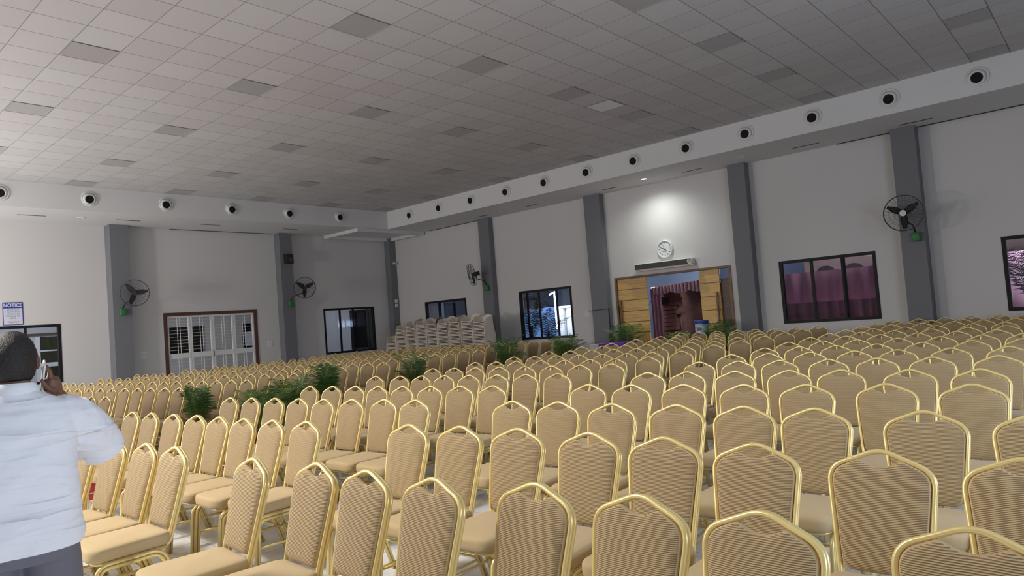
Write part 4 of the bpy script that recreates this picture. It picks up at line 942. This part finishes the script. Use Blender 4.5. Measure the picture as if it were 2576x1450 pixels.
def limb(bm,pts,radii,n=14):
    sweep(bm,pts,circ(1.,n),scale=radii)
def ball(bm,c,rx,ry,rz,u=20,v=14):
    m=Matrix.Translation(c)@Matrix.Diagonal((rx,ry,rz,1)); bmesh.ops.create_uvsphere(bm,u_segments=u,v_segments=v,radius=1,matrix=m)
man=thing('person','person seen from behind in white shirt holding a phone to the ear','person',(-3.36,.74,0),math.atan2(.98,.2)-0.0)
man.rotation_euler=(0,0,math.atan2(.98,.2))
# local frame: x = his right hand side (world .2,.98) ... rotation maps local x to that direction, local y to (-.98,.2)
bm=BM()
ell_loft(bm,[(.78,0,0,.165,.12),(.90,0,0,.17,.125),(1.02,0,0,.155,.115),(1.16,0,0,.165,.12),(1.28,0,0,.175,.11),(1.34,0,0,.165,.09),(1.385,0,-.005,.10,.07),(1.41,0,-.005,.062,.06),(1.46,0,.005,.056,.06)])
ball(bm,(0,.02,1.535),.077,.097,.116); ball(bm,(0,.045,1.485),.06,.075,.07)          # skull and jaw
ball(bm,(0,.118,1.515),.014,.022,.02); ball(bm,(0,.10,1.55),.05,.02,.012); ball(bm,(0,.108,1.475),.022,.012,.01)   # nose, brow, lips
for s in (-1,1):
    ball(bm,(s*.083,.015,1.525),.010,.022,.033)                                        # ears
    limb(bm,[(s*.09,0,.86),(s*.105,.01,.50),(s*.10,.0,.27),(s*.10,-.01,.08)],[.088,.065,.056,.04]); limb(bm,[(s*.10,-.05,.05),(s*.105,.06,.045),(s*.11,.17,.03)],[.04,.045,.03])
# right arm: elbow out, hand at the ear
limb(bm,[(.165,0,1.33),(.235,.055,1.23),(.295,.115,1.135)],[.058,.052,.045]); limb(bm,[(.295,.115,1.135),(.25,.15,1.23),(.178,.14,1.335),(.145,.105,1.388)],[.045,.046,.036,.028])
limb(bm,[(.146,.11,1.380),(.135,.082,1.415),(.127,.070,1.447)],[.028,.036,.034],12)     # palm
for k,(dy,l) in enumerate(((.105,.060),(.083,.070),(.060,.066),(.038,.052))):
    b=Vector((.124,dy,1.450)); limb(bm,[b,b+Vector((.004,-.002,l*.45)),b+Vector((-.010,-.004,l*.8)),b+Vector((-.026,-.004,l*.95))],[.0105,.0098,.009,.007],8)
limb(bm,[(.136,.055,1.393),(.118,.025,1.408),(.100,.012,1.434),(.093,.010,1.455)],[.014,.012,.0105,.008],8)  # thumb
# left arm hanging, relaxed hand
limb(bm,[(-.165,0,1.33),(-.215,-.01,1.18),(-.235,0,1.06)],[.058,.05,.043]); limb(bm,[(-.235,0,1.06),(-.24,.03,.93),(-.235,.06,.82)],[.043,.04,.028])
limb(bm,[(-.235,.062,.82),(-.235,.075,.76),(-.232,.08,.73)],[.028,.036,.03],12)
for k,(dy,l) in enumerate(((.105,.075),(.088,.085),(.070,.08),(.052,.062))):
    b=Vector((-.232,dy,.735)); limb(bm,[b,b+Vector((.004,.004,-l*.5)),b+Vector((.018,.006,-l*.95))],[.0105,.0095,.0075],8)
limb(bm,[(-.225,.10,.79),(-.215,.118,.755),(-.212,.118,.725)],[.013,.011,.008],8)
remeshed(bm,'body',M['skin'],.0075,3,man)
# hair cap
bm=BM(); ball(bm,(0,.012,1.537),.086,.103,.122,40,30)
dl=[v for v in bm.verts if (v.co.z<1.452+.30*max(0,v.co.y+.02)) or (v.co.y>.045 and v.co.z<1.54+.9*(v.co.y-.045)+.02) or (abs(v.co.x)>.066 and -.012<v.co.y<.05 and v.co.z<1.545)]
bmesh.ops.delete(bm,geom=dl,context='VERTS')
for v in bm.verts: v.co+=Vector(v.co-Vector((0,.012,1.537))).normalized()*.003*noise.noise(v.co*60)
bmesh.ops.solidify(bm,geom=bm.faces[:],thickness=.012); obj('hair',bm,M['hair'],man,True)
for s in (-1,1):
    bm=BM(); ball(bm,(s*.03,.107,1.538),.011,.008,.008,12,8); obj('eye',bm,M['white'],man,True)
# shirt with folds
bm=BM()
ell_loft(bm,[(.782,0,.0,.216,.150),(.83,0,0,.217,.152),(.92,0,0,.208,.150),(1.04,0,0,.200,.145),(1.16,0,0,.200,.145),(1.26,0,-.003,.205,.138),(1.325,0,-.004,.202,.118),(1.36,0,-.006,.178,.100),(1.385,0,-.006,.128,.086),(1.405,0,-.006,.086,.078),(1.418,0,-.004,.078,.074)],40)
limb(bm,[(.135,0,1.315),(.20,.025,1.285),(.255,.07,1.215),(.305,.125,1.135),(.318,.14,1.11)],[.078,.088,.094,.094,.09],20)
limb(bm,[(-.135,0,1.315),(-.20,0,1.27),(-.235,-.005,1.17),(-.25,.0,1.07)],[.078,.085,.085,.08],20)
def folds(c,nn):
    x,y,z=c
    if abs(x)>.225 : return .006*noise.noise(Vector((x*14,y*14,z*9)))+.003*noise.noise(Vector((x*40,y*40,z*22)))
    k=min(1,max(0,(1.38-z)/.12))
    a=1-2*abs(noise.noise(Vector((x*2.4+1.7,y*2.4,z*13-x*4.5))))**.8          # near horizontal creases
    b=1-2*abs(noise.noise(Vector((x*5-z*4,y*3,z*6-x*5))))**.8             # diagonal pulls from the armpit
    e=1-abs(noise.noise(Vector((x*4+3,y*4,z*22+x*9))))*2.2
    bottom=min(1,max(0,(z-.782)/.05))
    return bottom*k*(.0055*a+.005*b+.002*e)
sh=remeshed(bm,'shirt',M['shirtback'],.009,4,man,folds)
bm=BM(); n=40; R=[]
for rr,z,dz in ((.082,1.402,0),(.086,1.408,0),(.074,1.447,0),(.069,1.449,0),(.071,1.405,0)):
    R.append([bm.verts.new((rr*1.02*math.cos(2*PI*i/n),-.004+rr*.98*math.sin(2*PI*i/n),z-.012*(.5+.5*math.sin(2*PI*i/n)))) for i in range(n)])
for i in range(len(R)-1): bridge(bm,R[i],R[i+1])
fixn(bm); obj('collar',bm,M['shirt'],sh,True)
# trousers and shoes
bm=BM()
ell_loft(bm,[(.74,0,0,.200,.145),(.80,0,0,.200,.145),(.90,0,0,.188,.138),(.98,0,0,.176,.13)],36)
for s in (-1,1): limb(bm,[(s*.095,0,.82),(s*.108,.01,.60),(s*.106,.012,.45),(s*.104,0,.25),(s*.102,-.01,.07)],[.108,.098,.086,.078,.072],20)
remeshed(bm,'trousers',M['trouser'],.012,4,man,lambda c,nn:.006*noise.noise(Vector((c.x*12,c.y*12,c.z*10))))
for s in (-1,1):
    bm=BM(); limb(bm,[(s*.102,-.085,.045),(s*.103,-.02,.052),(s*.108,.09,.048),(s*.113,.19,.035),(s*.114,.215,.03)],[.036,.045,.048,.04,.02],16)
    for v in bm.verts: v.co.z=max(.0,v.co.z)
    fixn(bm); obj('shoe',bm,M['black'],man,True)
# phone in the right hand
t=thing('smartphone','white smartphone held to the ear of the person','phone',(-3.36,.74,0))
t.rotation_euler=man.rotation_euler
bm=rbox(-.0045,.0045,-.036,.036,-.075,.075,.004,3); p=obj('handset',bm,M['white'],t); p.location=(.100,.055,1.45); p.rotation_euler=(.35,.10,0)
bm=rbox(-.0056,-.0043,-.033,.033,-.07,.07,.0005,1); p=obj('screen',bm,M['black'],t); p.location=(.100,.055,1.45); p.rotation_euler=(.35,.10,0)

# ------------------------------------------------------------------ light
def area(name,loc,target,sx,sy,power,col=(1,1,1),spread=PI):
    l=bpy.data.lights.new(name,'AREA'); l.shape='RECTANGLE'; l.size=sx; l.size_y=sy; l.energy=power; l.color=col; l.spread=spread
    o=bpy.data.objects.new(name,l); COL.objects.link(o); o.location=loc
    d=Vector(target)-Vector(loc); o.rotation_euler=d.to_track_quat('-Z','Y').to_euler(); return o
def point(name,loc,power,col,rad):
    l=bpy.data.lights.new(name,'POINT'); l.energy=power; l.color=col; l.shadow_soft_size=rad
    o=bpy.data.objects.new(name,l); COL.objects.link(o); o.location=loc; return o
w=bpy.data.worlds.new('world'); SC.world=w; w.use_nodes=True
bg=w.node_tree.nodes['Background']; bg.inputs[0].default_value=(.80,.86,1.0,1); bg.inputs[1].default_value=.12
# unseen lights at the stage end, weaker ones added to fill ceiling and corner (behind and left of the camera)
for x,y,z,p,r in ((-15.5,-3.6,2.2,880,.45),(-9.5,-4.5,3.9,150,.4),(-17.8,-.6,3.4,230,.35)): point('unseen_stage_light',(x,y,z),p,(1.,.97,.94),r)
area('near_chair_fill',(-6.6,-1.6,5.4),(-4.0,2.2,.5),1.0,.6,130,(1.,.95,.88),1.75)  # unseen overhead area light added to brighten the near chairs
def spot(name,loc,target,power,col,ang,rad,blend=.6):
    l=bpy.data.lights.new(name,'SPOT'); l.energy=power; l.color=col; l.spot_size=ang; l.spot_blend=blend; l.shadow_soft_size=rad
    o=bpy.data.objects.new(name,l); COL.objects.link(o); o.location=loc; d=Vector(target)-Vector(loc); o.rotation_euler=d.to_track_quat('-Z','Y').to_euler(); return o
spot('entrance_downlight',(-9.19,15.99,4.98),(-9.19,16.1,0),150,(.93,1.,.95),2.7,.09,1.)
# unseen bluish lights added by the windowless east wall for the person's back
for y,pw in ((2.0,120),(5.0,110)): area('east_blue_fill',(XE-.03,y,1.7),(XE-10,y,1.45),2.1,1.5,pw,(.66,.79,1.))
# outdoor and corridor lights
area('outdoor_blue_lamp',(-17.0,20.3,3.2),(-17.5,22.4,.8),1.5,.4,110,(.55,.75,1.))
area('outdoor_white_lamp',(-15.6,20.2,2.2),(-15.3,21.4,1.0),.5,.5,40,(1,1,1))
area('pink_cloth_fill',(-.5,18.5,2.0),(-1.6,19.6,1.4),.5,.5,170,(1.,.95,1.))  # added out of view to light the pink cloth
area('mauve_drape_fill',(-6.0,19.0,3.4),(-6.3,20.6,1.2),2.5,.3,230,(1.,.92,1.))  # added out of view to brighten the mauve drapes
area('porch_drape_fill',(-11.8,18.7,3.1),(-11.2,20.0,1.7),.6,.3,75,(1,.95,.95))  # area light added to brighten the pink side drape
area('sky_backdrop_fill',(-10.5,24.5,5.2),(-10.5,26.4,3.0),3,1,210,(.6,.75,1.))  # added light that brightens the sky backdrop
area('corridor_fill_near',(-22.6,5.0,3.1),(-22.6,5.0,0),.6,3.0,45,(1,1,1))  # area light added to brighten the corridor behind the left window
area('corridor_fill',(-22.6,9.5,3.1),(-22.6,9.5,0),.6,6.0,9,(1,1,1))
area('corridor_fill_end',(-22.6,16.5,3.1),(-22.6,16.5,0),.6,2.0,20,(1,1,1))  # added fill for the far end of the corridor
SC.view_settings.exposure=.35
